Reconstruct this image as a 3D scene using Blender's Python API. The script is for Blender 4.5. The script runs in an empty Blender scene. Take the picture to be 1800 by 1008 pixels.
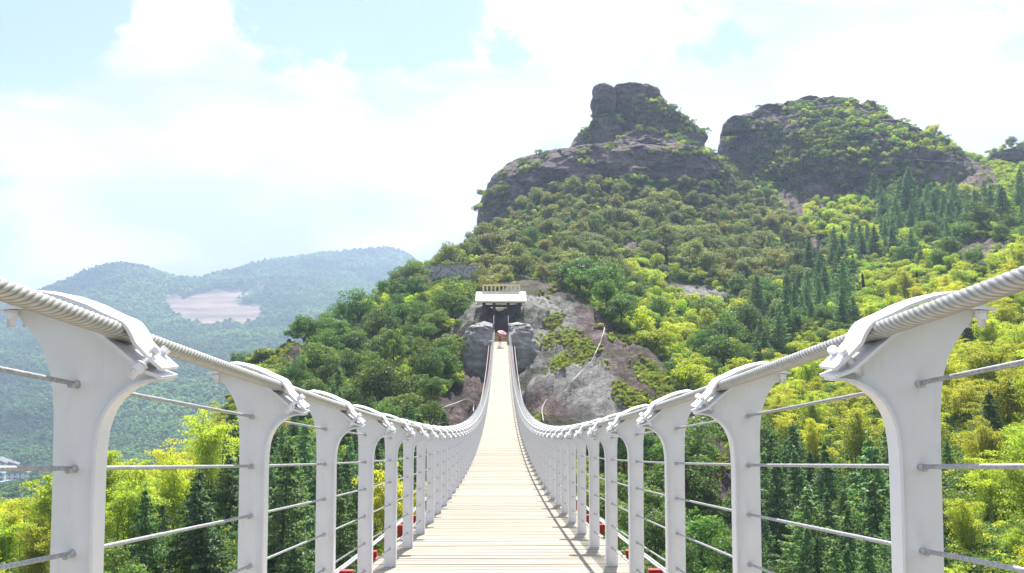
import bpy, bmesh, math, random
import numpy as np
from mathutils import Vector, Matrix
from mathutils.bvhtree import BVHTree

random.seed(7)
RNG = np.random.default_rng(7)
scene = bpy.context.scene
C = scene.collection
R = math.radians

# ------------------------------------------------------------------ camera
cam_d = bpy.data.cameras.new("camera")
cam = bpy.data.objects.new("camera", cam_d)
C.objects.link(cam)
cam.location = (0.004, 0, 0)
cam.rotation_euler = (R(90 + 3.02), 0, R(-0.716))
cam_d.sensor_width = 36
cam_d.lens = 28.8
cam_d.clip_start = 0.05
cam_d.clip_end = 20000
scene.camera = cam

# ------------------------------------------------------------------ sun, sky, exposure
SUN_EL, SUN_AZ = R(60), R(10)          # azimuth measured from +Y (straight ahead) towards +X (right)
sun_d = bpy.data.lights.new("sun", 'SUN')
sun_d.energy = 3.6
sun_d.angle = R(0.53)
sun_d.color = (1.0, 0.96, 0.88)
sun = bpy.data.objects.new("sun", sun_d)
C.objects.link(sun)
sdir = Vector((math.sin(SUN_AZ) * math.cos(SUN_EL), math.cos(SUN_AZ) * math.cos(SUN_EL), math.sin(SUN_EL)))
sun.rotation_euler = sdir.to_track_quat('Z', 'Y').to_euler()
sun.location = sdir * 400

world = bpy.data.worlds.new("World")
scene.world = world
world.use_nodes = True
wt = world.node_tree
wt.nodes.clear()


def N(t, kind, **kw):
    n = t.nodes.new(kind)
    for k, v in kw.items():
        setattr(n, k, v)
    return n


def setin(n, **kw):
    for k, v in kw.items():
        n.inputs[k.replace('_', ' ')].default_value = v
    return n


def math_node(t, op, a, b=None, clamp=False):
    n = N(t, 'ShaderNodeMath', operation=op, use_clamp=clamp)
    for i, v in enumerate((a, b)):
        if v is None:
            continue
        if isinstance(v, (int, float)):
            n.inputs[i].default_value = v
        else:
            t.links.new(v, n.inputs[i])
    return n.outputs[0]


def build_world():
    t = wt
    out = N(t, 'ShaderNodeOutputWorld')
    sky = N(t, 'ShaderNodeTexSky', sky_type='NISHITA')
    sky.sun_disc = False
    sky.sun_elevation = SUN_EL
    sky.sun_rotation = SUN_AZ
    sky.air_density = 1.0
    sky.dust_density = 0.6
    sky.ozone_density = 2.2
    bg = N(t, 'ShaderNodeBackground')
    bg.inputs['Strength'].default_value = 0.05
    t.links.new(sky.outputs[0], bg.inputs['Color'])
    tc = N(t, 'ShaderNodeTexCoord')
    # cloud cover: noise in direction space, flattened towards the horizon
    mp = N(t, 'ShaderNodeMapping')
    mp.inputs['Scale'].default_value = (1, 1, 1.7)
    mp.inputs['Location'].default_value = (0.4, 0.0, 0.2)
    t.links.new(tc.outputs['Generated'], mp.inputs['Vector'])
    n1 = N(t, 'ShaderNodeTexNoise')
    setin(n1, Scale=5.0, Detail=11.0, Roughness=0.6, Distortion=0.15)
    t.links.new(mp.outputs[0], n1.inputs['Vector'])
    n2 = N(t, 'ShaderNodeTexNoise')
    setin(n2, Scale=4.5, Detail=7.0, Roughness=0.5, Distortion=0.4)
    mp2 = N(t, 'ShaderNodeMapping')
    mp2.inputs['Location'].default_value = (3.1, 1.0, 2.2)
    mp2.inputs['Scale'].default_value = (1, 1, 2.6)
    t.links.new(tc.outputs['Generated'], mp2.inputs['Vector'])
    t.links.new(mp2.outputs[0], n2.inputs['Vector'])
    wn = N(t, 'ShaderNodeTexNoise')
    setin(wn, Scale=7.0, Detail=8.0, Roughness=0.6)
    t.links.new(tc.outputs['Generated'], wn.inputs['Vector'])
    ws = N(t, 'ShaderNodeVectorMath', operation='SUBTRACT')
    t.links.new(wn.outputs['Color'], ws.inputs[0])
    ws.inputs[1].default_value = (0.5, 0.5, 0.5)
    wsc = N(t, 'ShaderNodeVectorMath', operation='SCALE')
    t.links.new(ws.outputs[0], wsc.inputs[0])
    wsc.inputs['Scale'].default_value = 0.20
    wa = N(t, 'ShaderNodeVectorMath', operation='ADD')
    t.links.new(tc.outputs['Generated'], wa.inputs[0])
    t.links.new(wsc.outputs[0], wa.inputs[1])
    # base cover
    cover = math_node(t, 'MULTIPLY', math_node(t, 'SUBTRACT', n1.outputs[0], 0.5), 4.4)
    cover = math_node(t, 'ADD', cover, 0.56)
    # directions where the sky is open / thick (px, py, radius, amount)
    for (px, py, rad, amt) in [(60, 30, .17, -.95), (200, 60, .10, -.6), (500, 40, .10, -1.0), (640, 60, .12, -1.0), (470, 190, .055, -.65), (640, 130, .06, -.45), (560, 30, .08, -.5),
                               (800, 20, .10, -.95), (930, 0, .07, -.5), (1320, 30, .08, -.45), (1270, 80, .05, -.3),
                               (595, 108, .032, 1.25), (330, 60, .085, .75), (410, 20, .05, .35), (150, 180, .16, .65), (900, 130, .16, .75), (1080, 80, .13, .5),
                               (640, 250, .18, .55), (1600, 130, .24, .55), (420, 400, .35, .35), (300, 240, .12, .3), (1200, 400, .5, .4)]:
        d = Vector(((px - 882) / 1440, 1, (580 - py) / 1440)).normalized()
        vm = N(t, 'ShaderNodeVectorMath', operation='DISTANCE')
        t.links.new(wa.outputs[0], vm.inputs[0])
        vm.inputs[1].default_value = d
        mr = N(t, 'ShaderNodeMapRange', interpolation_type='SMOOTHSTEP')
        setin(mr, From_Min=0.0, From_Max=rad * 1.25, To_Min=amt, To_Max=0.0)
        t.links.new(vm.outputs['Value'], mr.inputs['Value'])
        cover = math_node(t, 'ADD', cover, mr.outputs[0])
    fac = N(t, 'ShaderNodeMapRange', interpolation_type='SMOOTHSTEP')
    setin(fac, From_Min=0.28, From_Max=0.72, To_Min=0.08, To_Max=1.0)
    t.links.new(cover, fac.inputs['Value'])
    cr = N(t, 'ShaderNodeValToRGB')
    cr.color_ramp.elements[0].position = 0.40
    cr.color_ramp.elements[0].color = (0.56, 0.555, 0.575, 1)
    cr.color_ramp.elements[1].position = 0.58
    cr.color_ramp.elements[1].color = (1.0, 0.93, 0.90, 1)
    t.links.new(n2.outputs[0], cr.inputs[0])
    cb = N(t, 'ShaderNodeBackground')
    cb.inputs['Strength'].default_value = CLOUD
    t.links.new(cr.outputs[0], cb.inputs['Color'])
    mix = N(t, 'ShaderNodeMixShader')
    t.links.new(fac.outputs[0], mix.inputs[0])
    t.links.new(bg.outputs[0], mix.inputs[1])
    t.links.new(cb.outputs[0], mix.inputs[2])
    t.links.new(mix.outputs[0], out.inputs['Surface'])


CLOUD = 0.40
build_world()
vs = scene.view_settings
vs.view_transform = 'Standard'
vs.look = 'None'
vs.gamma = 1.0
vs.use_curve_mapping = False
vs.exposure = 1.68
cy = scene.cycles
cy.max_bounces = 6
cy.diffuse_bounces = 3
cy.glossy_bounces = 2
cy.transmission_bounces = 4
cy.transparent_max_bounces = 4
cy.volume_bounces = 1
cy.use_denoising = True
cy.caustics_reflective = False
cy.caustics_refractive = False
cy.sample_clamp_indirect = 6


# ------------------------------------------------------------------ helpers
def W(px, py, D):
    """a place D metres ahead seen at that pixel of the photograph"""
    return Vector(((px - 882) / 1440 * D, D, (580 - py) / 1440 * D))


def to_px(x, y, z):
    y = np.maximum(y, 0.5)
    return x / y * 1440 + 882, 580 - z / y * 1440


def tag(o, label=None, cat=None, group=None, kind=None):
    if label:
        o['label'] = label
    if cat:
        o['category'] = cat
    if group:
        o['group'] = group
    if kind:
        o['kind'] = kind
    return o


def link(name, me, mat=None, parent=None, loc=None):
    o = bpy.data.objects.new(name, me)
    C.objects.link(o)
    if mat is not None and not me.materials:
        me.materials.append(mat)
    if parent is not None:
        o.parent = parent
    if loc is not None:
        o.location = loc
    return o


def empty(name, loc=(0, 0, 0), rz=0.0):
    o = bpy.data.objects.new(name, None)
    C.objects.link(o)
    o.location = loc
    o.rotation_euler = (0, 0, rz)
    o.empty_display_size = 0.2
    return o


def np_mesh(name, verts, faces, smooth=False):
    """verts (n,3), faces (m,k) arrays with constant k"""
    verts = np.asarray(verts, dtype=np.float32)
    faces = np.asarray(faces, dtype=np.int32)
    me = bpy.data.meshes.new(name)
    me.vertices.add(len(verts))
    me.vertices.foreach_set('co', verts.ravel())
    k = faces.shape[1]
    me.loops.add(faces.size)
    me.loops.foreach_set('vertex_index', faces.ravel())
    me.polygons.add(len(faces))
    me.polygons.foreach_set('loop_start', np.arange(0, faces.size, k, dtype=np.int32))
    me.polygons.foreach_set('loop_total', np.full(len(faces), k, dtype=np.int32))
    me.update(calc_edges=True)
    if smooth:
        me.shade_smooth()
    return me


class MB:
    """collects boxes, tubes and plates for one mesh"""

    def __init__(self):
        self.bm = bmesh.new()

    def box(self, x0, x1, y0, y1, z0, z1, M=None, bevel=0):
        vs_ = [self.bm.verts.new(p) for p in
               [(x0, y0, z0), (x1, y0, z0), (x1, y1, z0), (x0, y1, z0), (x0, y0, z1), (x1, y0, z1), (x1, y1, z1), (x0, y1, z1)]]
        fs = [self.bm.faces.new([vs_[i] for i in f]) for f in
              [(3, 2, 1, 0), (4, 5, 6, 7), (0, 1, 5, 4), (1, 2, 6, 5), (2, 3, 7, 6), (3, 0, 4, 7)]]
        if M is not None:
            bmesh.ops.transform(self.bm, matrix=M, verts=vs_)
        if bevel:
            es = {e for f in fs for e in f.edges}
            bmesh.ops.bevel(self.bm, geom=list(es), offset=bevel, segments=2, affect='EDGES')
        return self

    def tube(self, pts, r, n=8, cap=True):
        pts = [Vector(p) for p in pts]
        rs = r if isinstance(r, (list, tuple)) else [r] * len(pts)
        rings = []
        ref = Vector((0, 0, 1))
        for i, p in enumerate(pts):
            d = (pts[min(i + 1, len(pts) - 1)] - pts[max(i - 1, 0)]).normalized()
            a = d.cross(ref)
            if a.length < 1e-3:
                a = d.cross(Vector((1, 0, 0)))
            a.normalize()
            b = d.cross(a)
            rings.append([self.bm.verts.new(p + (a * math.cos(2 * math.pi * j / n) + b * math.sin(2 * math.pi * j / n)) * rs[i]) for j in range(n)])
        for i in range(len(rings) - 1):
            for j in range(n):
                f = self.bm.faces.new((rings[i][j], rings[i][(j + 1) % n], rings[i + 1][(j + 1) % n], rings[i + 1][j]))
                f.smooth = n > 6
        if cap:
            self.bm.faces.new(rings[0][::-1])
            self.bm.faces.new(rings[-1])
        return self

    def plate(self, prof, th, y0, y1):
        """ribbon: open profile [(x,z)] thickened by th below, swept from y0 to y1"""
        p = [Vector((a, 0, b)) for a, b in prof]
        low = []
        for i, q in enumerate(p):
            d = (p[min(i + 1, len(p) - 1)] - p[max(i - 1, 0)]).normalized()
            low.append(q - Vector((-d.z, 0, d.x)) * th)
        return self.prism([(q.x, q.z) for q in p] + [(q.x, q.z) for q in low[::-1]], y0, y1, strip=len(p))

    def prism(self, poly, y0, y1, strip=None):
        n = len(poly)
        A = [self.bm.verts.new((a, y0, b)) for a, b in poly]
        B = [self.bm.verts.new((a, y1, b)) for a, b in poly]
        for i in range(n):
            j = (i + 1) % n
            self.bm.faces.new((A[i], B[i], B[j], A[j]))
        if strip:
            for i in range(strip - 1):
                k = n - 1 - i
                self.bm.faces.new((A[i], A[i + 1], A[k - 1], A[k]))
                self.bm.faces.new((B[k], B[k - 1], B[i + 1], B[i]))
        else:
            self.bm.faces.new(A)
            self.bm.faces.new(B[::-1])
        return self

    def mesh(self, name):
        bmesh.ops.recalc_face_normals(self.bm, faces=self.bm.faces)
        me = bpy.data.meshes.new(name)
        self.bm.to_mesh(me)
        self.bm.free()
        return me

    def build(self, name, mat, parent=None, loc=None):
        return link(name, self.mesh(name), mat, parent, loc)


# ---- noise in numpy
def _hash(ix, iy, iz):
    h = (ix.astype(np.uint32) * np.uint32(374761393) + iy.astype(np.uint32) * np.uint32(668265263) + iz.astype(np.uint32) * np.uint32(2147483647 - 5915587))
    h = (h ^ (h >> np.uint32(13))) * np.uint32(1274126177)
    h = h ^ (h >> np.uint32(16))
    return (h & np.uint32(0xffffff)).astype(np.float64) / 0xffffff


def vnoise(x, y, z):
    x, y, z = np.broadcast_arrays(np.asarray(x, float), np.asarray(y, float), np.asarray(z, float))
    ix, iy, iz = np.floor(x).astype(np.int64), np.floor(y).astype(np.int64), np.floor(z).astype(np.int64)
    fx, fy, fz = x - ix, y - iy, z - iz
    fx, fy, fz = [f * f * (3 - 2 * f) for f in (fx, fy, fz)]
    r = 0
    for dx in (0, 1):
        for dy in (0, 1):
            for dz in (0, 1):
                w = (fx if dx else 1 - fx) * (fy if dy else 1 - fy) * (fz if dz else 1 - fz)
                r = r + w * _hash(ix + dx, iy + dy, iz + dz)
    return r * 2 - 1


def fbm(x, y, z, octaves=4, gain=0.5, ridged=False):
    a, r, t = 1.0, 0, 0
    for o in range(octaves):
        n = vnoise(x * 2 ** o + 17 * o, y * 2 ** o + 5 * o, z * 2 ** o + 11 * o)
        if ridged:
            n = 1 - 2 * np.abs(n)
        r = r + a * n
        t += a
        a *= gain
    return r / t


# ------------------------------------------------------------------ materials
def mat(name):
    m = bpy.data.materials.new(name)
    m.use_nodes = True
    t = m.node_tree
    b = t.nodes['Principled BSDF']
    return m, t, b


def noise_ramp(t, vec, scale, detail, c0, c1, p0=0.35, p1=0.65, rough=0.6):
    n = N(t, 'ShaderNodeTexNoise')
    setin(n, Scale=scale, Detail=detail, Roughness=rough)
    if vec is not None:
        t.links.new(vec, n.inputs['Vector'])
    r = N(t, 'ShaderNodeValToRGB')
    r.color_ramp.elements[0].position = p0
    r.color_ramp.elements[0].color = (*c0, 1)
    r.color_ramp.elements[1].position = p1
    r.color_ramp.elements[1].color = (*c1, 1)
    t.links.new(n.outputs[0], r.inputs[0])
    return n, r


def mixc(t, fac, a, b, kind='MIX'):
    m = N(t, 'ShaderNodeMix', data_type='RGBA', blend_type=kind)
    for i, v in ((0, fac), (6, a), (7, b)):
        if isinstance(v, (int, float)):
            m.inputs[i].default_value = v
        elif isinstance(v, tuple):
            m.inputs[i].default_value = (*v, 1)
        else:
            t.links.new(v, m.inputs[i])
    return m.outputs[2]


def bump(t, b, h, strength, dist):
    n = N(t, 'ShaderNodeBump')
    n.inputs['Strength'].default_value = strength
    n.inputs['Distance'].default_value = dist
    t.links.new(h, n.inputs['Height'])
    t.links.new(n.outputs[0], b.inputs['Normal'])
    return n


def paint(name, c0, c1, rough, scale=6, bumpd=0.0008, metal=0.0, dirt=None):
    m, t, b = mat(name)
    tc = N(t, 'ShaderNodeTexCoord')
    n, r = noise_ramp(t, tc.outputs['Object'], scale, 8, c0, c1)
    col = r.outputs[0]
    if dirt:
        mp = N(t, 'ShaderNodeMapping')
        mp.inputs['Scale'].default_value = (14, 14, 2.5)
        t.links.new(tc.outputs['Object'], mp.inputs['Vector'])
        n3, r3 = noise_ramp(t, mp.outputs[0], 1.6, 8, (0, 0, 0), (1, 1, 1), 0.56, 0.78)
        f = math_node(t, 'MULTIPLY', r3.outputs[0], 0.55)
        col = mixc(t, f, col, dirt)
    t.links.new(col, b.inputs['Base Color'])
    b.inputs['Roughness'].default_value = rough
    b.inputs['Metallic'].default_value = metal
    bump(t, b, n.outputs[0], 0.4, bumpd)
    return m


def rock_colours(t, vec, scale=1.0):
    """purple-brown volcanic rock with pale weathering and dark cracks; returns (colour, height)"""
    mp = N(t, 'ShaderNodeMapping')
    mp.inputs['Scale'].default_value = (1.0, 1.0, 1.6)
    mp.inputs['Rotation'].default_value = (0, R(35), 0)
    t.links.new(vec, mp.inputs['Vector'])
    n1, r1 = noise_ramp(t, mp.outputs[0], 0.10 * scale, 12, (0.085, 0.060, 0.060), (0.36, 0.275, 0.265), 0.40, 0.62, 0.72)
    n2, r2 = noise_ramp(t, mp.outputs[0], 0.75 * scale, 9, (0.30, 0.28, 0.31), (1.15, 1.1, 1.1), 0.42, 0.56, 0.78)
    col = mixc(t, 0.7, r1.outputs[0], r2.outputs[0], 'MULTIPLY')
    n3, r3 = noise_ramp(t, mp.outputs[0], 0.05 * scale, 10, (0, 0, 0), (1, 1, 1), 0.52, 0.66, 0.7)
    col = mixc(t, math_node(t, 'MULTIPLY', r3.outputs[0], 0.55), col, (0.31, 0.27, 0.26))
    n4, r4 = noise_ramp(t, mp.outputs[0], 2.6 * scale, 7, (0.35, 0.33, 0.36), (1.2, 1.18, 1.15), 0.38, 0.58, 0.75)
    col = mixc(t, 0.6, col, r4.outputs[0], 'MULTIPLY')
    h = math_node(t, 'ADD', n1.outputs[0], math_node(t, 'MULTIPLY', n2.outputs[0], 0.5))
    h = math_node(t, 'ADD', h, math_node(t, 'MULTIPLY', n4.outputs[0], 0.22))
    return col, h


def make_materials():
    M = {}
    M['white'] = paint('white_painted_steel', (0.82, 0.82, 0.855), (0.86, 0.86, 0.89), 0.42, 5, dirt=(0.60, 0.58, 0.57))
    M['galv'] = paint('galvanised_steel', (0.40, 0.41, 0.42), (0.66, 0.67, 0.69), 0.45, 60, metal=0.35)
    M['wire'] = paint('wire_rope_steel', (0.28, 0.29, 0.31), (0.5, 0.51, 0.54), 0.5, 120, metal=0.35)
    M['bolt'] = paint('bolt_steel', (0.52, 0.50, 0.47), (0.72, 0.72, 0.72), 0.4, 80, metal=0.3)
    M['red'] = paint('red_painted_beam', (0.42, 0.02, 0.025), (0.60, 0.035, 0.035), 0.5, 8)
    M['brown'] = paint('dark_red_brown_timber', (0.045, 0.022, 0.02), (0.10, 0.05, 0.045), 0.6, 3)
    M['tan'] = paint('tan_timber', (0.42, 0.26, 0.14), (0.60, 0.42, 0.25), 0.6, 4)
    M['cream'] = paint('cream_roof', (0.74, 0.72, 0.62), (0.84, 0.83, 0.76), 0.5, 2)
    M['yellow'] = paint('pale_yellow_frame', (0.76, 0.64, 0.36), (0.85, 0.74, 0.46), 0.5, 3)
    M['stone'] = paint('grey_step_stone', (0.46, 0.46, 0.46), (0.6, 0.6, 0.6), 0.8, 5)
    M['hose'] = paint('white_hose', (0.50, 0.50, 0.48), (0.62, 0.62, 0.60), 0.5, 5)
    M['bark'] = paint('bark', (0.05, 0.038, 0.028), (0.13, 0.10, 0.075), 0.9, 6)
    M['culm'] = paint('bamboo_culm', (0.10, 0.16, 0.04), (0.22, 0.26, 0.07), 0.5, 3)
    M['plaster'] = paint('white_house_wall', (0.62, 0.62, 0.60), (0.78, 0.78, 0.76), 0.7, 0.5)
    M['roofblue'] = paint('blue_sheet_roof', (0.10, 0.20, 0.38), (0.16, 0.28, 0.46), 0.5, 0.5)
    M['roofgrey'] = paint('grey_tile_roof', (0.12, 0.12, 0.13), (0.22, 0.22, 0.23), 0.8, 0.5)
    M['darkglass'] = paint('dark_window_glass', (0.03, 0.035, 0.04), (0.05, 0.055, 0.06), 0.15, 1)
    M['asphalt'] = paint('pale_concrete_road', (0.32, 0.31, 0.29), (0.42, 0.41, 0.39), 0.9, 0.2)
    M['skin'] = paint('skin', (0.50, 0.31, 0.23), (0.56, 0.36, 0.27), 0.5, 5)
    M['cloth_dark'] = paint('dark_blue_cloth', (0.02, 0.022, 0.045), (0.035, 0.04, 0.07), 0.9, 20)
    M['hair'] = paint('black_hair', (0.01, 0.009, 0.009), (0.02, 0.018, 0.017), 0.5, 40)
    M['pink'] = paint('pink_umbrella_cloth', (0.55, 0.12, 0.20), (0.66, 0.17, 0.27), 0.6, 4)
    M['lilac'] = paint('pale_pink_umbrella_cloth', (0.70, 0.52, 0.58), (0.78, 0.60, 0.66), 0.6, 4)
    M['amber'] = paint('amber_box_paint', (0.60, 0.33, 0.05), (0.70, 0.42, 0.08), 0.5, 8)

    # planks: bleached boards, each a little different
    m, t, b = mat('bleached_plank')
    tc = N(t, 'ShaderNodeTexCoord')
    gi = N(t, 'ShaderNodeNewGeometry')
    oi = N(t, 'ShaderNodeObjectInfo')
    rnd = math_node(t, 'FRACT', math_node(t, 'ADD', gi.outputs['Random Per Island'], oi.outputs['Random']))
    cr = N(t, 'ShaderNodeValToRGB')
    e = cr.color_ramp.elements
    e[0].position, e[0].color = 0.0, (0.31, 0.27, 0.215, 1)
    e[1].position, e[1].color = 1.0, (0.41, 0.375, 0.315, 1)
    q = e.new(0.25)
    q.color = (0.34, 0.30, 0.245, 1)
    q = e.new(0.6)
    q.color = (0.38, 0.34, 0.28, 1)
    t.links.new(rnd, cr.inputs[0])
    mp = N(t, 'ShaderNodeMapping')
    mp.inputs['Scale'].default_value = (1.2, 30, 30)
    geo_pos = gi.outputs['Position']
    t.links.new(geo_pos, mp.inputs['Vector'])
    n, r = noise_ramp(t, mp.outputs[0], 1.5, 8, (0.66, 0.60, 0.52), (1, 1, 1), 0.3, 0.55)
    col = mixc(t, 0.75, cr.outputs[0], r.outputs[0], 'MULTIPLY')
    t.links.new(col, b.inputs['Base Color'])
    b.inputs['Roughness'].default_value = 0.75
    bump(t, b, n.outputs[0], 0.5, 0.003)
    M['plank'] = m

    # cable with fine strand pattern
    m, t, b = mat('twisted_cable_steel')
    tc = N(t, 'ShaderNodeTexCoord')
    n, r = noise_ramp(t, tc.outputs['Object'], 40, 6, (0.44, 0.43, 0.40), (0.58, 0.58, 0.57), 0.3, 0.7)
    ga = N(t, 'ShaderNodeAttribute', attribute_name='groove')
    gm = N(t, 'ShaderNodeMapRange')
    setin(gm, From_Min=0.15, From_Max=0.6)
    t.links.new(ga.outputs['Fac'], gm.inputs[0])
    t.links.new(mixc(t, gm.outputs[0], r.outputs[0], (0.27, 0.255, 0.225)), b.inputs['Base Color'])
    b.inputs['Roughness'].default_value = 0.45
    b.inputs['Metallic'].default_value = 0.25
    bump(t, b, n.outputs[0], 0.5, 0.002)
    M['cable'] = m

    # rock
    m, t, b = mat('volcanic_rock')
    g = N(t, 'ShaderNodeNewGeometry')
    col, h = rock_colours(t, g.outputs['Position'])
    # grass and lichen on ledges that face up
    sx = N(t, 'ShaderNodeSeparateXYZ')
    t.links.new(g.outputs['Normal'], sx.inputs[0])
    gn, gr = noise_ramp(t, g.outputs['Position'], 0.16, 8, (0, 0, 0), (1, 1, 1), 0.58, 0.64)
    up = N(t, 'ShaderNodeMapRange')
    setin(up, From_Min=0.25, From_Max=0.55)
    t.links.new(sx.outputs[2], up.inputs[0])
    f = math_node(t, 'MULTIPLY', gr.outputs[0], up.outputs[0])
    gn2, gr2 = noise_ramp(t, g.outputs['Position'], 1.2, 6, (0.05, 0.075, 0.018), (0.16, 0.18, 0.05))
    col = mixc(t, f, col, gr2.outputs[0])
    t.links.new(col, b.inputs['Base Color'])
    b.inputs['Roughness'].default_value = 0.9
    bump(t, b, h, 1.0, 2.6)
    M['rock'] = m

    # grey sprayed face of the abutment
    m, t, b = mat('grey_abutment_rock')
    g = N(t, 'ShaderNodeNewGeometry')
    n, r = noise_ramp(t, g.outputs['Position'], 0.5, 12, (0.23, 0.222, 0.225), (0.47, 0.455, 0.445), 0.38, 0.60, 0.75)
    t.links.new(r.outputs[0], b.inputs['Base Color'])
    b.inputs['Roughness'].default_value = 0.9
    bump(t, b, n.outputs[0], 1.0, 0.7)
    M['abutment'] = m

    # ground: soil, grass, rock (attribute), bare terraces (attribute)
    m, t, b = mat('hill_ground')
    g = N(t, 'ShaderNodeNewGeometry')
    n, r = noise_ramp(t, g.outputs['Position'], 0.08, 8, (0.030, 0.042, 0.014), (0.085, 0.105, 0.028), 0.35, 0.65)
    n2, r2 = noise_ramp(t, g.outputs['Position'], 0.9, 8, (0.5, 0.5, 0.5), (1.25, 1.2, 1.0), 0.3, 0.7)
    grass = mixc(t, 1.0, r.outputs[0], r2.outputs[0], 'MULTIPLY')
    a = N(t, 'ShaderNodeAttribute', attribute_name='rock')
    rc, h = rock_colours(t, g.outputs['Position'], 1.6)
    a2 = N(t, 'ShaderNodeAttribute', attribute_name='pale')
    pn, pr = noise_ramp(t, g.outputs['Position'], 0.9, 10, (0.13, 0.125, 0.12), (0.42, 0.41, 0.40), 0.36, 0.58, 0.75)
    rc = mixc(t, a2.outputs['Fac'], rc, pr.outputs[0])
    gn, gr = noise_ramp(t, g.outputs['Position'], 0.20, 9, (0, 0, 0), (1, 1, 1), 0.50, 0.60, 0.65)
    cover = math_node(t, 'MULTIPLY', gr.outputs[0], 0.8)
    rc = mixc(t, cover, rc, grass)
    col = mixc(t, a.outputs['Fac'], grass, rc)
    a3 = N(t, 'ShaderNodeAttribute', attribute_name='bare')
    wm = N(t, 'ShaderNodeMapping')
    wm.inputs['Scale'].default_value = (0.006, 0.006, 0.11)
    t.links.new(g.outputs['Position'], wm.inputs['Vector'])
    wv = N(t, 'ShaderNodeTexNoise')
    setin(wv, Scale=1.0, Detail=9.0, Roughness=0.72)
    t.links.new(wm.outputs[0], wv.inputs['Vector'])
    br = N(t, 'ShaderNodeValToRGB')
    br.color_ramp.elements[0].position = 0.40
    br.color_ramp.elements[1].position = 0.60
    br.color_ramp.elements[0].color = (0.12, 0.085, 0.06, 1)
    br.color_ramp.elements[1].color = (0.29, 0.20, 0.14, 1)
    t.links.new(wv.outputs[0], br.inputs[0])
    bm_ = N(t, 'ShaderNodeMapRange')
    setin(bm_, From_Min=0.30, From_Max=0.50)
    t.links.new(a3.outputs['Fac'], bm_.inputs[0])
    col = mixc(t, bm_.outputs[0], col, br.outputs[0])
    t.links.new(col, b.inputs['Base Color'])
    b.inputs['Roughness'].default_value = 0.95
    hb = math_node(t, 'MULTIPLY', h, math_node(t, 'ADD', math_node(t, 'MULTIPLY', a.outputs['Fac'], 0.9), 0.1))
    bump(t, b, hb, 1.0, 1.6)
    M['ground'] = m

    # stone wall
    m, t, b = mat('rubble_wall')
    tc = N(t, 'ShaderNodeTexCoord')
    v = N(t, 'ShaderNodeTexVoronoi', feature='F1')
    setin(v, Scale=2.4)
    t.links.new(tc.outputs['Object'], v.inputs['Vector'])
    r = N(t, 'ShaderNodeValToRGB')
    r.color_ramp.elements[0].color = (0.46, 0.45, 0.45, 1)
    r.color_ramp.elements[1].color = (0.20, 0.20, 0.21, 1)
    r.color_ramp.elements[0].position = 0.35
    r.color_ramp.elements[1].position = 0.7
    t.links.new(v.outputs['Distance'], r.inputs[0])
    t.links.new(r.outputs[0], b.inputs['Base Color'])
    b.inputs['Roughness'].default_value = 0.9
    M['wall'] = m

    # leaves: each island (leaf) and each tree a little different, light passes through
    def leaf(name, dark, light, trans, tw=0.45, tint=None, var=0.5, patch=None):
        m = bpy.data.materials.new(name)
        m.use_nodes = True
        t = m.node_tree
        t.nodes.clear()
        out = N(t, 'ShaderNodeOutputMaterial')
        g = N(t, 'ShaderNodeNewGeometry')
        oi = N(t, 'ShaderNodeObjectInfo')
        cr = N(t, 'ShaderNodeValToRGB')
        cr.color_ramp.elements[0].color = (*dark, 1)
        cr.color_ramp.elements[1].color = (*light, 1)
        if tint:
            q = cr.color_ramp.elements.new(0.82)
            q.color = (*light, 1)
            cr.color_ramp.elements[2].color = (*tint, 1)
        mix = math_node(t, 'ADD', math_node(t, 'MULTIPLY', g.outputs['Random Per Island'], 1 - var * 0.5), math_node(t, 'MULTIPLY', oi.outputs['Random'], var * 0.5))
        t.links.new(mix, cr.inputs[0])
        hsv = N(t, 'ShaderNodeHueSaturation')
        rv = math_node(t, 'FRACT', math_node(t, 'MULTIPLY', oi.outputs['Random'], 7.31))
        t.links.new(math_node(t, 'ADD', math_node(t, 'MULTIPLY', rv, 0.05), 0.475), hsv.inputs['Hue'])
        rv2 = math_node(t, 'FRACT', math_node(t, 'MULTIPLY', oi.outputs['Random'], 13.7))
        t.links.new(math_node(t, 'ADD', math_node(t, 'MULTIPLY', rv2, 0.62), 0.92), hsv.inputs['Value'])
        if patch:
            pn = N(t, 'ShaderNodeTexNoise')
            setin(pn, Scale=patch, Detail=3.0)
            t.links.new(oi.outputs['Location'], pn.inputs['Vector'])
            pm = N(t, 'ShaderNodeMapRange')
            setin(pm, From_Min=0.38, From_Max=0.62)
            t.links.new(pn.outputs[0], pm.inputs[0])
            base = mixc(t, pm.outputs[0], cr.outputs[0], mixc(t, 1.0, cr.outputs[0], (0.30, 0.38, 0.50), 'MULTIPLY'))
        else:
            base = cr.outputs[0]
        t.links.new(base, hsv.inputs['Color'])
        pb = N(t, 'ShaderNodeBsdfPrincipled')
        pb.inputs['Roughness'].default_value = 0.5
        t.links.new(hsv.outputs[0], pb.inputs['Base Color'])
        tr = N(t, 'ShaderNodeBsdfTranslucent')
        tcol = mixc(t, 1.0, hsv.outputs[0], trans, 'MULTIPLY')
        t.links.new(tcol, tr.inputs['Color'])
        mx = N(t, 'ShaderNodeMixShader')
        mx.inputs[0].default_value = tw
        t.links.new(pb.outputs[0], mx.inputs[1])
        t.links.new(tr.outputs[0], mx.inputs[2])
        t.links.new(mx.outputs[0], out.inputs['Surface'])
        return m

    M['olive'] = leaf('olive_leaf', (0.036, 0.062, 0.028), (0.20, 0.235, 0.065), (1.6, 1.5, 0.7), 0.48, (0.50, 0.44, 0.20))
    M['green'] = leaf('green_leaf', (0.035, 0.075, 0.022), (0.135, 0.215, 0.045), (1.6, 1.7, 0.8), 0.5)
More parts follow.
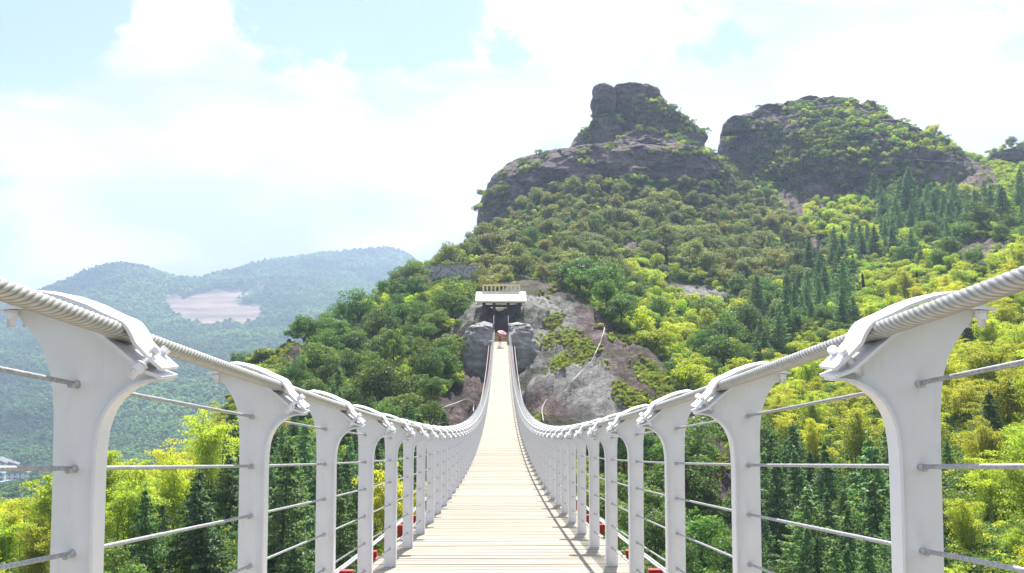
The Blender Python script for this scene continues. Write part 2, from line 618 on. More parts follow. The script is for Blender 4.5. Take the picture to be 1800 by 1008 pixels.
    M['bright'] = leaf('bright_leaf', (0.13, 0.21, 0.022), (0.42, 0.47, 0.05), (1.6, 1.6, 0.6), 0.55)
    M['conifer'] = leaf('conifer_needle', (0.038, 0.085, 0.048), (0.21, 0.32, 0.14), (1.5, 1.6, 0.9), 0.48, var=.8)
    M['bamboo'] = leaf('bamboo_leaf', (0.15, 0.22, 0.03), (0.48, 0.51, 0.085), (1.6, 1.55, 0.6), 0.58)
    M['grass'] = leaf('grass_blade', (0.13, 0.18, 0.05), (0.42, 0.45, 0.17), (1.5, 1.5, 0.9), 0.6)
    M['cypress'] = leaf('cypress_leaf', (0.012, 0.03, 0.012), (0.035, 0.07, 0.022), (1.2, 1.4, 0.7), 0.3)
    M['far'] = leaf('far_leaf', (0.035, 0.11, 0.04), (0.25, 0.38, 0.11), (1.6, 1.7, 0.9), 0.5, patch=0.006)
    return M


M = make_materials()


# ------------------------------------------------------------------ terrain
CTRL = [
    # right flank of the gorge up to the right-hand skyline
    (1900, 1010, 38), (1700, 980, 47), (1700, 850, 60), (1700, 730, 78), (1750, 630, 100), (1780, 520, 135), (1760, 430, 185), (1750, 360, 235), (1790, 295, 300), (1790, 285, 330), (1790, 300, 380),
    (2000, 560, 90), (2050, 430, 160), (2100, 300, 300), (2100, 320, 420),
    (1550, 1010, 56), (1550, 880, 71), (1550, 740, 93), (1550, 630, 118), (1550, 540, 155), (1550, 450, 205), (1550, 360, 255), (1560, 290, 300), (1640, 248, 325), (1700, 268, 322), (1640, 290, 380),
    (1400, 1030, 60), (1400, 900, 76), (1400, 770, 98), (1400, 665, 128), (1400, 560, 172), (1400, 460, 222), (1400, 375, 265), (1400, 300, 300), (1400, 260, 330), (1400, 300, 400),
    (1250, 1010, 60), (1270, 880, 76), (1250, 770, 90), (1200, 705, 97), (1250, 670, 113), (1250, 590, 143), (1250, 510, 188), (1250, 420, 230), (1250, 345, 268), (1250, 300, 300), (1250, 310, 370),
    (1100, 980, 60), (1100, 830, 80), (1110, 730, 90), (1110, 655, 99), (1080, 592, 110), (1040, 556, 118), (1100, 545, 143), (1100, 485, 180), (1100, 400, 230), (1100, 335, 268), (1090, 300, 290), (1090, 300, 340),
    (930, 548, 117), (960, 545, 119), (960, 585, 112), (960, 660, 101), (945, 740, 90), (1000, 765, 86), (1000, 640, 104),
    (950, 505, 150), (950, 430, 205), (950, 360, 255), (950, 330, 290), (900, 430, 240), (900, 385, 285), (880, 420, 330),
    (880, 556, 128), (880, 530, 145), (870, 500, 168), (900, 552, 122), (860, 552, 122),
    (880, 700, 108), (880, 800, 95), (880, 880, 78), (880, 1000, 62), (880, 1150, 40), (880, 1300, 30),
    (932, 556, 115), (940, 590, 111), (945, 640, 105), (942, 690, 98),
    # left side of the gorge
    (828, 572, 114), (815, 600, 110.5), (802, 600, 113), (806, 650, 105), (785, 640, 108), (810, 690, 101), (795, 740, 88), (775, 705, 95), (840, 755, 88), (750, 775, 84),
    (765, 590, 123), (760, 535, 148), (760, 500, 164), (760, 485, 172), (770, 470, 195), (850, 445, 225), (830, 450, 280), (780, 520, 350),
    (700, 800, 83), (700, 740, 98), (700, 640, 122), (700, 560, 148), (690, 520, 172), (680, 560, 230), (700, 640, 330),
    (610, 870, 74), (600, 760, 94), (600, 680, 114), (600, 620, 138), (600, 600, 152), (590, 660, 200), (600, 740, 300),
    (530, 900, 70), (520, 790, 92), (515, 668, 112), (550, 603, 138), (500, 628, 124), (460, 645, 126), (432, 668, 124), (450, 760, 180), (400, 800, 120),
    (430, 1010, 55), (400, 960, 50), (300, 960, 47), (200, 1010, 44), (100, 1060, 41), (0, 1080, 40), (-300, 1100, 40),
    (410, 880, 62), (300, 890, 60), (200, 920, 57), (100, 960, 54), (0, 1000, 51), (-300, 1000, 55),
    (400, 1000, 85), (200, 1060, 85), (0, 1120, 85), (400, 1020, 150), (200, 1020, 170), (0, 1050, 170), (-300, 1000, 200),
    (400, 900, 330), (150, 930, 330), (-200, 900, 400), (550, 860, 330),
    # valley floor and far hills
    (0, 868, 600), (60, 850, 650), (20, 822, 730), (200, 850, 650), (400, 820, 680), (560, 790, 680), (-300, 850, 650), (700, 780, 700),
    (0, 790, 820), (0, 720, 980), (0, 640, 1250), (0, 575, 1550), (0, 535, 1850), (0, 580, 2500),
    (110, 520, 1780), (170, 500, 1800), (220, 492, 1820), (340, 505, 1870), (200, 560, 2300), (200, 600, 1400), (200, 690, 1050), (200, 775, 830),
    (300, 545, 1700), (370, 580, 1500), (440, 580, 1500), (440, 525, 1780), (350, 520, 1780), (400, 625, 1250), (400, 700, 1000), (400, 760, 820),
    (450, 487, 2100), (550, 456, 2300), (650, 441, 2400), (700, 447, 2400), (760, 490, 2400), (900, 520, 2400), (1300, 520, 2400),
    (560, 560, 1500), (520, 620, 1250), (640, 560, 1550), (600, 690, 1000), (560, 500, 1900), (650, 480, 2100), (500, 545, 1650),
    (550, 560, 3200), (0, 600, 3500), (1300, 560, 3500), (270, 525, 2300), (340, 535, 2350), (395, 500, 2350), (355, 499, 1950), (400, 484, 2150), (300, 500, 1850), (60, 535, 1800), (0, 560, 1800),
    (1300, 450, 700), (1700, 430, 700), (2100, 450, 800), (2600, 560, 400), (2600, 560, 1500), (-700, 700, 1000), (-900, 540, 2000),
    (900, 500, 700), (900, 540, 1200), (740, 640, 700),
]


def ctrl_points():
    pts, val = [], []
    for px, py, D in CTRL:
        w = W(px, py, D)
        r = math.hypot(w.x, w.y)
        pts.append((math.atan2(w.x, w.y), math.log(r)))
        val.append(w.z / r)
    # under and behind the camera
    for x, y, z in [(0, 8, -17), (0, 18, -20), (8, 20, -19), (-8, 20, -20), (3, 3, -8), (-3, 3, -8), (20, 5, -8), (-25, 5, -22), (30, 20, -14), (-30, 25, -22), (50, 0, 0), (-60, 0, -30), (0, -8, -2.2),
                    (20, -20, 3), (-20, -20, -6), (0, -60, 14), (60, -60, 18), (-80, -60, -20), (0, -300, 40), (300, -100, 50), (-300, -100, -90), (0, -1500, 120), (1500, -100, 160), (-1500, -300, 60),
                    (-800, -400, -100), (2800, 500, 300), (-2800, 500, 250), (0, -2800, 250), (1500, -2500, 250), (-1500, -2500, 250)]:
        r = math.hypot(x, y)
        pts.append((math.atan2(x, y), math.log(r)))
        val.append(z / r)
    return np.array(pts), np.array(val)


_P, _V = ctrl_points()


def _kern(d2):
    return -np.sqrt(d2 + 0.02 ** 2)


def _fit():
    n = len(_P)
    d2 = ((_P[:, None] - _P[None]) ** 2).sum(-1)
    A = np.zeros((n + 1, n + 1))
    A[:n, :n] = _kern(d2) + np.eye(n) * 0.0012
    A[:n, n] = 1
    A[n, :n] = 1
    return np.linalg.solve(A, np.append(_V, 0))


_Wt = _fit()


def base_height(x, y):
    x, y = np.asarray(x, float), np.asarray(y, float)
    r = np.maximum(np.hypot(x, y), 1.0)
    u, v = np.arctan2(x, y), np.log(r)
    out = np.full(u.shape, _Wt[-1])
    for i in range(len(_P)):
        out += _Wt[i] * _kern((u - _P[i, 0]) ** 2 + (v - _P[i, 1]) ** 2)
    return out * r


def blobs(px, py, items):
    """soft union of ellipses (cx, cy, rx, ry[, angle]) in photograph pixels"""
    r = np.zeros(np.shape(px))
    for it in items:
        cx, cy, rx, ry = it[:4]
        a = R(it[4]) if len(it) > 4 else 0
        dx, dy = px - cx, py - cy
        u = (dx * math.cos(a) + dy * math.sin(a)) / rx
        v = (-dx * math.sin(a) + dy * math.cos(a)) / ry
        r = np.maximum(r, np.clip(1.6 - 1.1 * (u * u + v * v), 0, 1))
    return r


ROCKS = [(1090, 680, 120, 75, 42), (980, 680, 90, 90), (1010, 640, 175, 88, 46), (960, 600, 60, 70), (950, 700, 55, 60), (1190, 760, 130, 45, 42), (1280, 860, 40, 35, 40), (845, 620, 40, 95), (805, 725, 60, 40, -25), (800, 610, 40, 30),
         (510, 640, 30, 40), (470, 655, 25, 25), (1235, 520, 70, 16, 14), (1420, 345, 50, 40), (1435, 440, 22, 28), (1745, 445, 55, 22), (1690, 300, 80, 30, 14), (1130, 440, 45, 14),
         (1350, 250, 80, 60), (1210, 300, 70, 25), (950, 310, 110, 35), (1090, 270, 110, 40), (630, 945, 40, 40), (1270, 1000, 40, 28), (1140, 700, 70, 50, 40), (820, 470, 30, 8)]
PALE = [(1030, 690, 130, 40, 46), (960, 610, 45, 75), (915, 590, 30, 75, -12), (1020, 690, 100, 26, 46), (960, 545, 60, 18), (930, 650, 22, 60), (840, 560, 40, 26), (790, 640, 26, 20), (1690, 530, 14, 8), (1240, 520, 60, 10)]
BARE = [(405, 555, 56, 20, 6), (350, 556, 52, 20, 12), (440, 545, 24, 6), (320, 540, 30, 10, 30), (380, 532, 55, 10, -8), (345, 568, 22, 9), (520, 549, 28, 3, -8), (440, 520, 40, 3, -30), (492, 552, 10, 2)]
FAR_D = 500


def make_terrain():
    th_f = np.linspace(R(-42), R(42), 640)
    th_s = np.concatenate([np.linspace(-math.pi, R(-42), 60)[:-1], th_f, np.linspace(R(42), math.pi, 60)[1:-1]])
    rr = np.exp(np.concatenate([np.linspace(math.log(2.0), math.log(30), 50)[:-1], np.linspace(math.log(30), math.log(420), 330)[:-1], np.linspace(math.log(420), math.log(2900), 175)]))
    T, Rr = np.meshgrid(th_s, rr)
    x, y = (Rr * np.sin(T)).ravel(), (Rr * np.cos(T)).ravel()
    z = base_height(x, y)
    px, py = to_px(x, y, z)
    front = (y > 20)
    wob = fbm(x * 0.06, y * 0.06, 0, 3) * 22
    near = front & (y < FAR_D)
    rock = np.where(near, blobs(px + wob, py + wob * 0.6, ROCKS), 0)
    pale = np.where(near, blobs(px + wob, py - wob * .5, PALE), 0)
    far = front & (y > 900)
    bare = np.where(far, np.clip(blobs(px + fbm(x * .012, y * .012, 3, 5) * 26, py + fbm(x * .012, y * .012, 9, 5) * 9, BARE), 0, 1), 0)
    r = Rr.ravel()
    # relief
    z = z + fbm(x * 0.035, y * 0.035, 1.0, 5) * np.clip(r / 60, .3, 2.2)
    a = R(35)
    xs = x * math.cos(a) + y * math.sin(a)
    rug = fbm(xs * 0.16, (y * math.cos(a) - x * math.sin(a)) * 0.32, z * 0.16, 6, 0.6, ridged=True)
    z = z + rock * rug * 1.9
    z = z + rock * fbm(xs * 0.5, (y * math.cos(a) - x * math.sin(a)) * 1.2, z * 0.9, 3, .6, ridged=True) * 0.6
    z = z + np.where(r > 900, fbm(x * 0.004, y * 0.004, 4, 5) * 16 * np.clip((r - 900) / 900, 0, 1), 0)
    z = z + np.where(r > 700, fbm(x * 0.0035, y * 0.0035, 9, 4, ridged=True) * 22 * np.clip((r - 700) / 900, 0, 1) * np.clip((1700 - r) / 300, 0, 1), 0)
    z = z + 34 * np.exp(-((x + 850) / 170) ** 2 - ((y - 1800) / 260) ** 2) - 34 * np.exp(-((x + 765) / 75) ** 2 - ((y - 2080) / 330) ** 2) + 22 * np.exp(-((x + 640) / 150) ** 2 - ((y - 2150) / 200) ** 2)
    # terraces on the cleared hillside
    step = 7.0
    zo = fbm(x * .006, y * .006, 7, 4) * 16
    z = z + zo
    zt = (np.floor(z / step) + np.clip((z / step - np.floor(z / step)) * 3, 0, 1)) * step
    z = np.where(bare > 0.4, z * 0.5 + zt * 0.5, z) - zo
    # keep the ground clear of the walkway
    deck = -1.575 - 1.4
    dz = deck_z(y) - 1.6
    m = (np.abs(x) < 4.0) & (y > -2) & (y < 107)
    z = np.where(m, np.minimum(z, dz - 0.6), z)
    na, nr = len(th_s), len(rr)
    idx = np.arange(na * nr).reshape(nr, na)
    q = np.stack([idx[:-1, :-1], idx[:-1, 1:], idx[1:, 1:], idx[1:, :-1]], -1).reshape(-1, 4)
    # close the seam behind the camera
    s = np.stack([idx[:-1, -1], idx[:-1, 0], idx[1:, 0], idx[1:, -1]], -1)
    q = np.concatenate([q, s])
    me = np_mesh('terrain', np.stack([x, y, z], 1), q, smooth=True)
    for nm, arr in (('rock', rock), ('pale', pale), ('bare', bare)):
        at = me.attributes.new(nm, 'FLOAT', 'POINT')
        at.data.foreach_set('value', arr.astype(np.float32))
    o = link('terrain', me, M['ground'])
    tag(o, kind='structure')
    return o, q, np.stack([x, y, z], 1)


def deck_z(y):
    return -1.031 - 0.1694 * y + 0.001523 * y * y


DECK_END = 108.0
terrain, tq, tv = make_terrain()


def loft(name, rows, D, depth, mat_, amp=2.0, freq=0.12, seed=0, nseg=160, sub=7, power=2.6, back=1.0, kind='structure', front=None):
    """rock body from silhouette rows (py, px_left, px_right): every level is a closed superellipse ring, then roughened"""
    rows = sorted(rows, key=lambda r_: r_[0])
    ys = np.array([r_[0] for r_ in rows], float)
    n = (len(rows) - 1) * sub + 1
    t = np.linspace(0, len(rows) - 1, n)
    py = np.interp(t, range(len(rows)), ys)
    xl = np.interp(t, range(len(rows)), [r_[1] for r_ in rows])
    xr = np.interp(t, range(len(rows)), [r_[2] for r_ in rows])
    dp = np.interp(t, range(len(rows)), [(r_[3] if len(r_) > 3 else 1.0) for r_ in rows]) * depth
    ang = np.linspace(0, 2 * math.pi, nseg, endpoint=False)
    ca, sa = np.cos(ang), np.sin(ang)
    V = []
    for i in range(n):
        cx = (xl[i] + xr[i]) / 2
        hw = (xr[i] - xl[i]) / 2 / 1440 * D
        ex = np.sign(ca) * np.abs(ca) ** (2 / power) * hw
        ey = np.sign(sa) * np.abs(sa) ** (2 / power) * dp[i]
        ey = np.where(ey > 0, ey * back, ey)
        V.append(np.stack([(cx - 882) / 1440 * D + ex, D + ey, np.full(nseg, (580 - py[i]) / 1440 * D)], 1))
    top = V[0].mean(0)
    top[2] += 0.3
    V = np.concatenate(V + [top[None]])
    c = V.mean(0)
    x, y, z = V.T
    n1 = fbm(x * freq + seed, y * freq, z * freq * 0.45, 5, 0.55, ridged=True)
    n2 = fbm(x * freq * 3 + seed, y * freq * 3, z * freq * 3.4, 4, 0.6)
    n4 = np.sign(n1) * 0.25 + np.round(fbm(x * freq * 1.4, y * freq * 1.4, z * freq * 2.2 + seed, 2) * 3) / 3
    n3 = fbm(x * freq * .5 + seed, y * freq * .5, z * freq * 0.8, 3, ridged=True)
    k = np.tile((ca ** 2) * 0.0, n)
    rad = np.concatenate([np.tile(np.stack([ca, sa, np.zeros(nseg)], 1), (n, 1)), [[0, 0, 0.3]]])
    side = np.concatenate([np.tile(1 - 0.55 * np.abs(ca) ** 3, n), [0.3]])
    disp = (n1 * amp * 1.3 + n2 * amp * 0.7 + n3 * amp * 0.6 + n4 * amp * 0.8) * side
    V = V + rad * disp[:, None]
    V[:, 2] += n2 * amp * 0.25
    idx = np.arange(n * nseg).reshape(n, nseg)
    a, b = idx[:-1], idx[1:]
    q = np.stack([a, b, np.roll(b, -1, 1), np.roll(a, -1, 1)], -1).reshape(-1, 4)
    tr = [[n * nseg, idx[0, j], idx[0, (j + 1) % nseg], idx[0, (j + 1) % nseg]] for j in range(nseg)]
    bm = bmesh.new()
    bv = [bm.verts.new(p) for p in V]
    for f in q:
        fc = bm.faces.new([bv[i] for i in f])
        fc.smooth = True
    for f in tr:
        bm.faces.new([bv[i] for i in f[:3]])
    bmesh.ops.recalc_face_normals(bm, faces=bm.faces)
    me = bpy.data.meshes.new(name)
    bm.to_mesh(me)
    bm.free()
    o = link(name, me, mat_)
    tag(o, kind=kind)
    return o


rocks = []
# twin rock tower on the summit: slim left pillar, broad right block
rocks.append(loft('rock_pillar', [(143, 1059, 1063, .3), (145, 1054, 1067, .5), (148, 1046, 1073, .7), (154, 1045, 1078, .9), (163, 1046, 1083), (172, 1043, 1084), (180, 1042, 1084), (190, 1045, 1080), (197, 1047, 1075), (203, 1046, 1077), (210, 1044, 1090), (220, 1036, 1096), (232, 1020, 1098), (245, 1010, 1098), (258, 1003, 1100, 1.2), (275, 998, 1102, 1.5)],
                  296, 6, M['rock'], 0.7, 0.3, 3))
rocks.append(loft('rock_block', [(146, 1090, 1122, .3), (148, 1085, 1140, .5), (154, 1081, 1158, .6), (163, 1079, 1160, .7), (170, 1080, 1165, .7), (176, 1080, 1167, .75), (184, 1080, 1172, .8), (192, 1082, 1183, .95), (200, 1084, 1192, 1), (206, 1080, 1206, 1), (215, 1080, 1213, 1), (225, 1080, 1226, 1.05), (236, 1080, 1239, 1.1), (243, 1080, 1243, 1.2), (252, 1080, 1239, 1.25), (262, 1080, 1234, 1.3), (274, 1080, 1228, 1.4), (285, 1080, 1225, 1.5)],
                  303, 10, M['rock'], 1.25, 0.2, 9))
rocks.append(loft('rock_shoulder', [(233, 1112, 1130, .2), (238, 1102, 1142, .3), (247, 1092, 1176, .4), (255, 1080, 1190, .5), (262, 1040, 1202, .6), (268, 1000, 1214, .7), (275, 955, 1240, .8), (281, 925, 1262, .85), (288, 900, 1268, .9), (296, 884, 1274, .95), (308, 872, 1278, 1), (325, 862, 1282, 1.1), (345, 852, 1290, 1.2), (365, 848, 1295, 1.3), (385, 846, 1300, 1.35), (410, 846, 1300, 1.4)],
                  290, 24, M['rock'], 2.6, 0.08, 21, nseg=380, power=2.3, sub=11))
rocks.append(loft('rock_peak', [(172, 1418, 1440, .15), (176, 1404, 1470, .22), (181, 1376, 1520, .35), (187, 1352, 1542, .45), (195, 1332, 1549, .6), (203, 1306, 1555, .72), (209, 1294, 1562, .85), (218, 1284, 1570, 1.0), (228, 1279, 1580, 1.15), (240, 1277, 1594, 1.3), (252, 1275, 1612, 1.5), (266, 1274, 1632, 1.7), (290, 1274, 1655, 2.0), (320, 1274, 1672, 2.3), (360, 1274, 1690, 2.5), (400, 1274, 1690, 2.6)],
                  326, 23, M['rock'], 3.0, 0.10, 33, nseg=400, power=1.9, sub=11, back=0.6))
rocks.append(loft('rock_knob', [(174, 1531, 1541, .6), (178, 1527, 1545), (186, 1523, 1549), (200, 1520, 1556)], 316, 4, M['rock'], 0.8, 0.3, 5, nseg=40))
rocks.append(loft('rock_knob', [(179, 1376, 1384, .6), (184, 1372, 1388), (192, 1370, 1392)], 314, 3, M['rock'], 0.5, 0.4, 8, nseg=40))
rocks.append(loft('rock_knob', [(180, 1350, 1366, .6), (184, 1343, 1378), (190, 1334, 1384), (202, 1326, 1390)], 312, 4, M['rock'], 1.0, 0.3, 15, nseg=60))
rocks.append(loft('rock_knob', [(202, 1294, 1308, .6), (206, 1287, 1316), (214, 1280, 1320), (230, 1278, 1322)], 305, 4, M['rock'], 1.0, 0.3, 18, nseg=60))
rocks.append(loft('rock_knob', [(238, 1500, 1560, .4), (246, 1480, 1590, .7), (262, 1470, 1606), (290, 1465, 1612)], 296, 7, M['rock'], 1.6, 0.2, 28, nseg=90))
rocks.append(loft('rock_slab', [(260, 1775, 1795, .6), (263, 1764, 1804), (270, 1756, 1812), (282, 1752, 1816)], 322, 6, M['rock'], 0.7, 0.3, 12, nseg=60))
# abutment under the pavilion: a cut grey face each side of the walkway
rocks.append(loft('rock_abutment', [(570, 842, 862, .4), (573, 834, 862, .7), (579, 829, 862, .9), (590, 825, 862), (600, 821, 862), (615, 822, 861), (632, 816, 861), (650, 818, 861), (670, 812, 864), (700, 806, 862), (740, 800, 866)], 111, 4.2, M['abutment'], 0.9, 0.3, 14, nseg=110, power=6, sub=6))
rocks.append(loft('rock_abutment', [(570, 902, 918, .4), (573, 902, 926, .7), (579, 901, 931, .9), (590, 901, 933), (604, 902, 940), (620, 902, 943), (634, 903, 939), (655, 900, 936), (690, 902, 940), (740, 902, 945)], 111, 4.2, M['abutment'], 0.9, 0.3, 19, nseg=110, power=6, sub=6))


def all_bvh(objs):
    V, F, off = [], [], 0
    for o in objs:
        me = o.data
        co = np.empty(len(me.vertices) * 3, dtype=np.float32)
        me.vertices.foreach_get('co', co)
        co = co.reshape(-1, 3)
        V.append(co)
        F += [tuple(i + off for i in p.vertices) for p in me.polygons]
        off += len(co)
    return BVHTree.FromPolygons([tuple(v) for v in np.concatenate(V).tolist()], F)


BVH = all_bvh([terrain] + rocks)


def ground(x, y):
    h = BVH.ray_cast(Vector((x, y, 600)), Vector((0, 0, -1)))
    return (h[0].z, h[1]) if h[0] is not None else (None, None)


def seen(x, y, z, slack=3.0):
    d = Vector((x, y, z))
    L = d.length
    h = BVH.ray_cast(Vector((0, 0, 0)), d.normalized(), L)
    return h[0] is None or h[3] > L - slack


# ------------------------------------------------------------------ the bridge
bridge = empty('suspension_bridge', (0, 0, 0))
tag(bridge, 'white suspension footbridge with timber planks and steel posts, sagging across the gorge to the pavilion', 'bridge')
HALF, SP, Y0 = 1.085, 1.5, 2.13
CX, CH = 0.115, 1.377


def build_walkway():
    p = empty('walkway')
    p.parent = bridge
    pitch = 0.118
    y = -1.0
    meshes = []
    for v in range(6):
        w = 0.099 + 0.005 * (v % 3)
        mb = MB()
        mb.box(-1.30 - 0.012 * (v % 3), 1.30 + 0.014 * ((v + 1) % 3), -w / 2, w / 2, -0.035, 0, bevel=0.004)
        me = mb.mesh('plank')
        me.materials.append(M['plank'])
        meshes.append(me)
    near, k = 0, 0
    far = MB()
    while y < DECK_END:
        s = -0.1694 + 2 * 0.001523 * y
        dzz = random.uniform(-0.003, 0.003)
        if y < 6.5 or near >= 300:
            w = 0.104
            Mt = Matrix.Translation((0, y, deck_z(y) + dzz)) @ Matrix.Rotation(math.atan(s), 4, 'X')
            far.box(-1.30, 1.30, -w / 2, w / 2, -0.035, 0, Mt)
        else:
            o = link('plank', meshes[random.randrange(6)], None, p, (random.uniform(-.012, .012), y, deck_z(y) + dzz))
            o.rotation_euler = (math.atan(s) + random.uniform(-.008, .008), 0, random.uniform(-.003, .003))
            near += 1
        y += pitch
        k += 1
    o = far.build('planks_beyond', M['plank'], p)
    tag(o, kind='stuff')
    # bearers under the planks
    for sx in (-0.95, -0.35, 0.35, 0.95):
        mb = MB()
        pts = [(sx, yy, deck_z(yy) - 0.075) for yy in np.linspace(-1, DECK_END, 80)]
        mb.tube(pts, 0.03, 6)
        mb.build('bearer', M['brown'], p)


build_walkway()


def twisted_cable(side):
    """handrail cable: ten strands laid round each other near the camera, plain further off"""
    x = side * (HALF - CX)
    yn = np.concatenate([np.arange(-0.8, 0.9, 0.02), np.arange(0.9, 5.0, 0.0038), np.arange(5.0, 9.0, 0.008)])
    n = 60
    ang = np.linspace(0, 2 * math.pi, n, endpoint=False)
    lay, lobes = 0.22, 9
    V = []
    for yy in yn:
        tw = yy / lay * 2 * math.pi * side
        r = 0.0222 * (0.89 + 0.11 * np.abs(np.cos((ang + tw) * lobes / 2)) ** 0.6)
        V.append(np.stack([x + r * np.cos(ang), np.full(n, yy), deck_z(yy) + CH + r * np.sin(ang)], 1))
    yf = np.arange(9.0, DECK_END + 1.2, 0.09)
    for yy in yf:
        tw = yy / 0.7 * 2 * math.pi * side
        r = 0.0218 * (0.95 + 0.05 * np.abs(np.cos((ang + tw) * 3)))
        V.append(np.stack([x + r * np.cos(ang), np.full(n, yy), deck_z(yy) + CH + r * np.sin(ang)], 1))
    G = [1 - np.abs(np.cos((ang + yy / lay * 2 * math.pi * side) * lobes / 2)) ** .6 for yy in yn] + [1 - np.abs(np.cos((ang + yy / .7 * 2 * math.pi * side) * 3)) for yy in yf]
    m = len(V)
    idx = np.arange(m * n).reshape(m, n)
    a, b = idx[:-1], idx[1:]
    q = np.stack([a, np.roll(a, -1, 1), np.roll(b, -1, 1), b], -1).reshape(-1, 4)
    me = np_mesh('handrail_cable', np.concatenate(V), q, smooth=True)
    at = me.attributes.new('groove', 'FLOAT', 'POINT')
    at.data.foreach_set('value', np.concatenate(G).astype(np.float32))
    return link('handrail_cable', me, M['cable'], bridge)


ARC = [(-0.185, 1.418), (-0.135, 1.423), (-0.084, 1.420), (-0.04, 1.411), (0.003, 1.397), (0.057, 1.367), (0.09, 1.345), (0.124, 1.318), (0.158, 1.288), (0.190, 1.262), (0.235, 1.244)]
INNER = [(0.231, 1.238), (0.200, 1.238), (0.171, 1.232), (0.145, 1.221), (0.124, 1.206), (0.104, 1.188), (0.088, 1.168), (0.074, 1.140), (0.064, 1.105), (0.058, 1.06), (0.056, 1.0), (0.054, 0.5), (0.056, -0.16)]
OUTER = [(-0.170, 1.410), (-0.150, 1.392), (-0.125, 1.362), (-0.102, 1.33), (-0.084, 1.296), (-0.070, 1.255), (-0.062, 1.21), (-0.057, 1.15), (-0.055, 1.0), (-0.056, -0.16)]
ARC = [(a, b + .023) for a, b in ARC]
INNER = [(a, b + .023 * min(1, max(0, (b - .9) / .2))) for a, b in INNER]
OUTER = [(a, b + .023 * min(1, max(0, (b - .9) / .2))) for a, b in OUTER]
WIRES = [0.177, 0.391, 0.604, 0.818, 1.031, 1.245]


def post_meshes():
    ms = {}
    mb = MB()
    low = [(a, b - 0.009) for a, b in ARC[1:-1]]
    poly = OUTER[::-1] + low + INNER
    mb.prism(poly, -0.006, 0.006)
    ms['web'] = mb.mesh('web')
    mb = MB()
    mb.plate(INNER, -0.008, -0.030, 0.030)
    ms['flange'] = mb.mesh('flange')
    mb = MB()
    mb.plate(ARC, 0.008, -0.053, 0.053)
    ms['saddle_plate'] = mb.mesh('saddle_plate')
    strap = [(a_, b_ + .023) for a_, b_ in [(-0.192, 1.446), (-0.135, 1.452), (-0.09, 1.462), (-0.02, 1.448), (0.04, 1.427), (0.085, 1.405), (0.118, 1.391), (0.136, 1.382), (0.148, 1.368), (0.158, 1.352), (0.168, 1.330), (0.200, 1.297), (0.236, 1.266)]]
    mb = MB()
    mb.plate(strap, 0.009, -0.053, 0.053)
    ms['clamp_strap'] = mb.mesh('clamp_strap')
    for nm in ('web', 'flange', 'saddle_plate', 'clamp_strap'):
        ms[nm].materials.append(M['white'])
    # a bolt: head, shank, nut and stub, standing on the local Z axis
    mb = MB()
    mb.tube([(0, 0, 0.0), (0, 0, 0.012)], 0.0130, 6)
    mb.tube([(0, 0, -0.082), (0, 0, 0.0)], 0.0095, 10)
    mb.tube([(0, 0, -0.062), (0, 0, -0.043)], 0.0145, 6)
    mb.tube([(0, 0, -0.0425), (0, 0, -0.0385)], 0.0165, 14)
    ms['bolt'] = mb.mesh('bolt')
    ms['bolt'].materials.append(M['white'])
    mb = MB()
    mb.tube([(0, -0.040, 0), (0, -0.014, 0), (0, -0.0065, 0)], [0.0075, 0.0085, 0.0105], 10)
    mb.tube([(0, 0.0065, 0), (0, 0.030, 0)], 0.009, 10)
    ms['wire_collar'] = mb.mesh('wire_collar')
    ms['wire_collar'].materials.append(M['galv'])
    return ms


PM = post_meshes()


def post(side, y, near):
    e = empty('railing_post', (side * HALF, y, deck_z(y)))
    e.parent = bridge
    if side > 0:
        e.rotation_euler = (0, 0, math.pi)
    for nm in ('web', 'flange', 'saddle_plate', 'clamp_strap'):
        link(nm, PM[nm], None, e)
    if near < 26:
        for bx, bz, tilt in ((-0.155, 1.473, 0), (0.203, 1.327, R(43))):
            for by in (-0.034, 0.034):
                o = link('bolt', PM['bolt'], None, e, (bx, by, bz))
                o.rotation_euler = (0, tilt, random.uniform(0, 1))
    if near < 22:
        for h in WIRES:
            link('wire_collar', PM['wire_collar'], None, e, (0, 0, h))
    return e


posts_y = []
k = 0
while Y0 + k * SP < DECK_END:
    posts_y.append(Y0 + k * SP)
    k += 1
for side in (-1, 1):
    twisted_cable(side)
    for i, yy in enumerate(posts_y):
        post(side, yy, i)
    for h in WIRES:
        mb = MB()
        pts = [(side * HALF, yy, deck_z(yy) + h) for yy in [Y0 - SP] + posts_y + [DECK_END + 1]]
        mb.tube(pts, 0.0062, 8)
        mb.build('wire_rope', M['wire'], bridge)
    # load cables beside and under the planks
    for j, dx in enumerate((1.33, 1.37, 1.63, 1.67)):
        mb = MB()
        pts = [(side * dx, yy, deck_z(yy) - 0.085) for yy in np.linspace(-1, DECK_END + 1, 90)]
        mb.tube(pts, 0.014, 8)
        mb.build('load_cable', M['galv'], bridge)
mb = MB()
mb.box(-1.56, 1.56, -0.045, 0.045, -0.22, -0.10)
mb.box(-1.56, 1.56, -0.06, 0.06, -0.228, -0.22)
for sx in (-1, 1):
    mb.box(min(sx * 1.44, sx * 1.57), max(sx * 1.44, sx * 1.57), -0.032, 0.032, -0.10, -0.03)
cbm = mb.mesh('crossbeam')
cbm.materials.append(M['red'])
for yy in posts_y:
    link('crossbeam', cbm, None, bridge, (0, yy, deck_z(yy)))
# small amber box hanging on the right-hand railing
o = MB().box(-0.10, 0.10, -0.05, 0.05, 0, 0.42, bevel=0.01).build('signal_box', M['amber'], None, (HALF - 0.06, 74.0 - 0.12, deck_z(74) + 0.7))
tag(o, 'small amber box hung on the right-hand railing near the far end of the bridge', 'box')


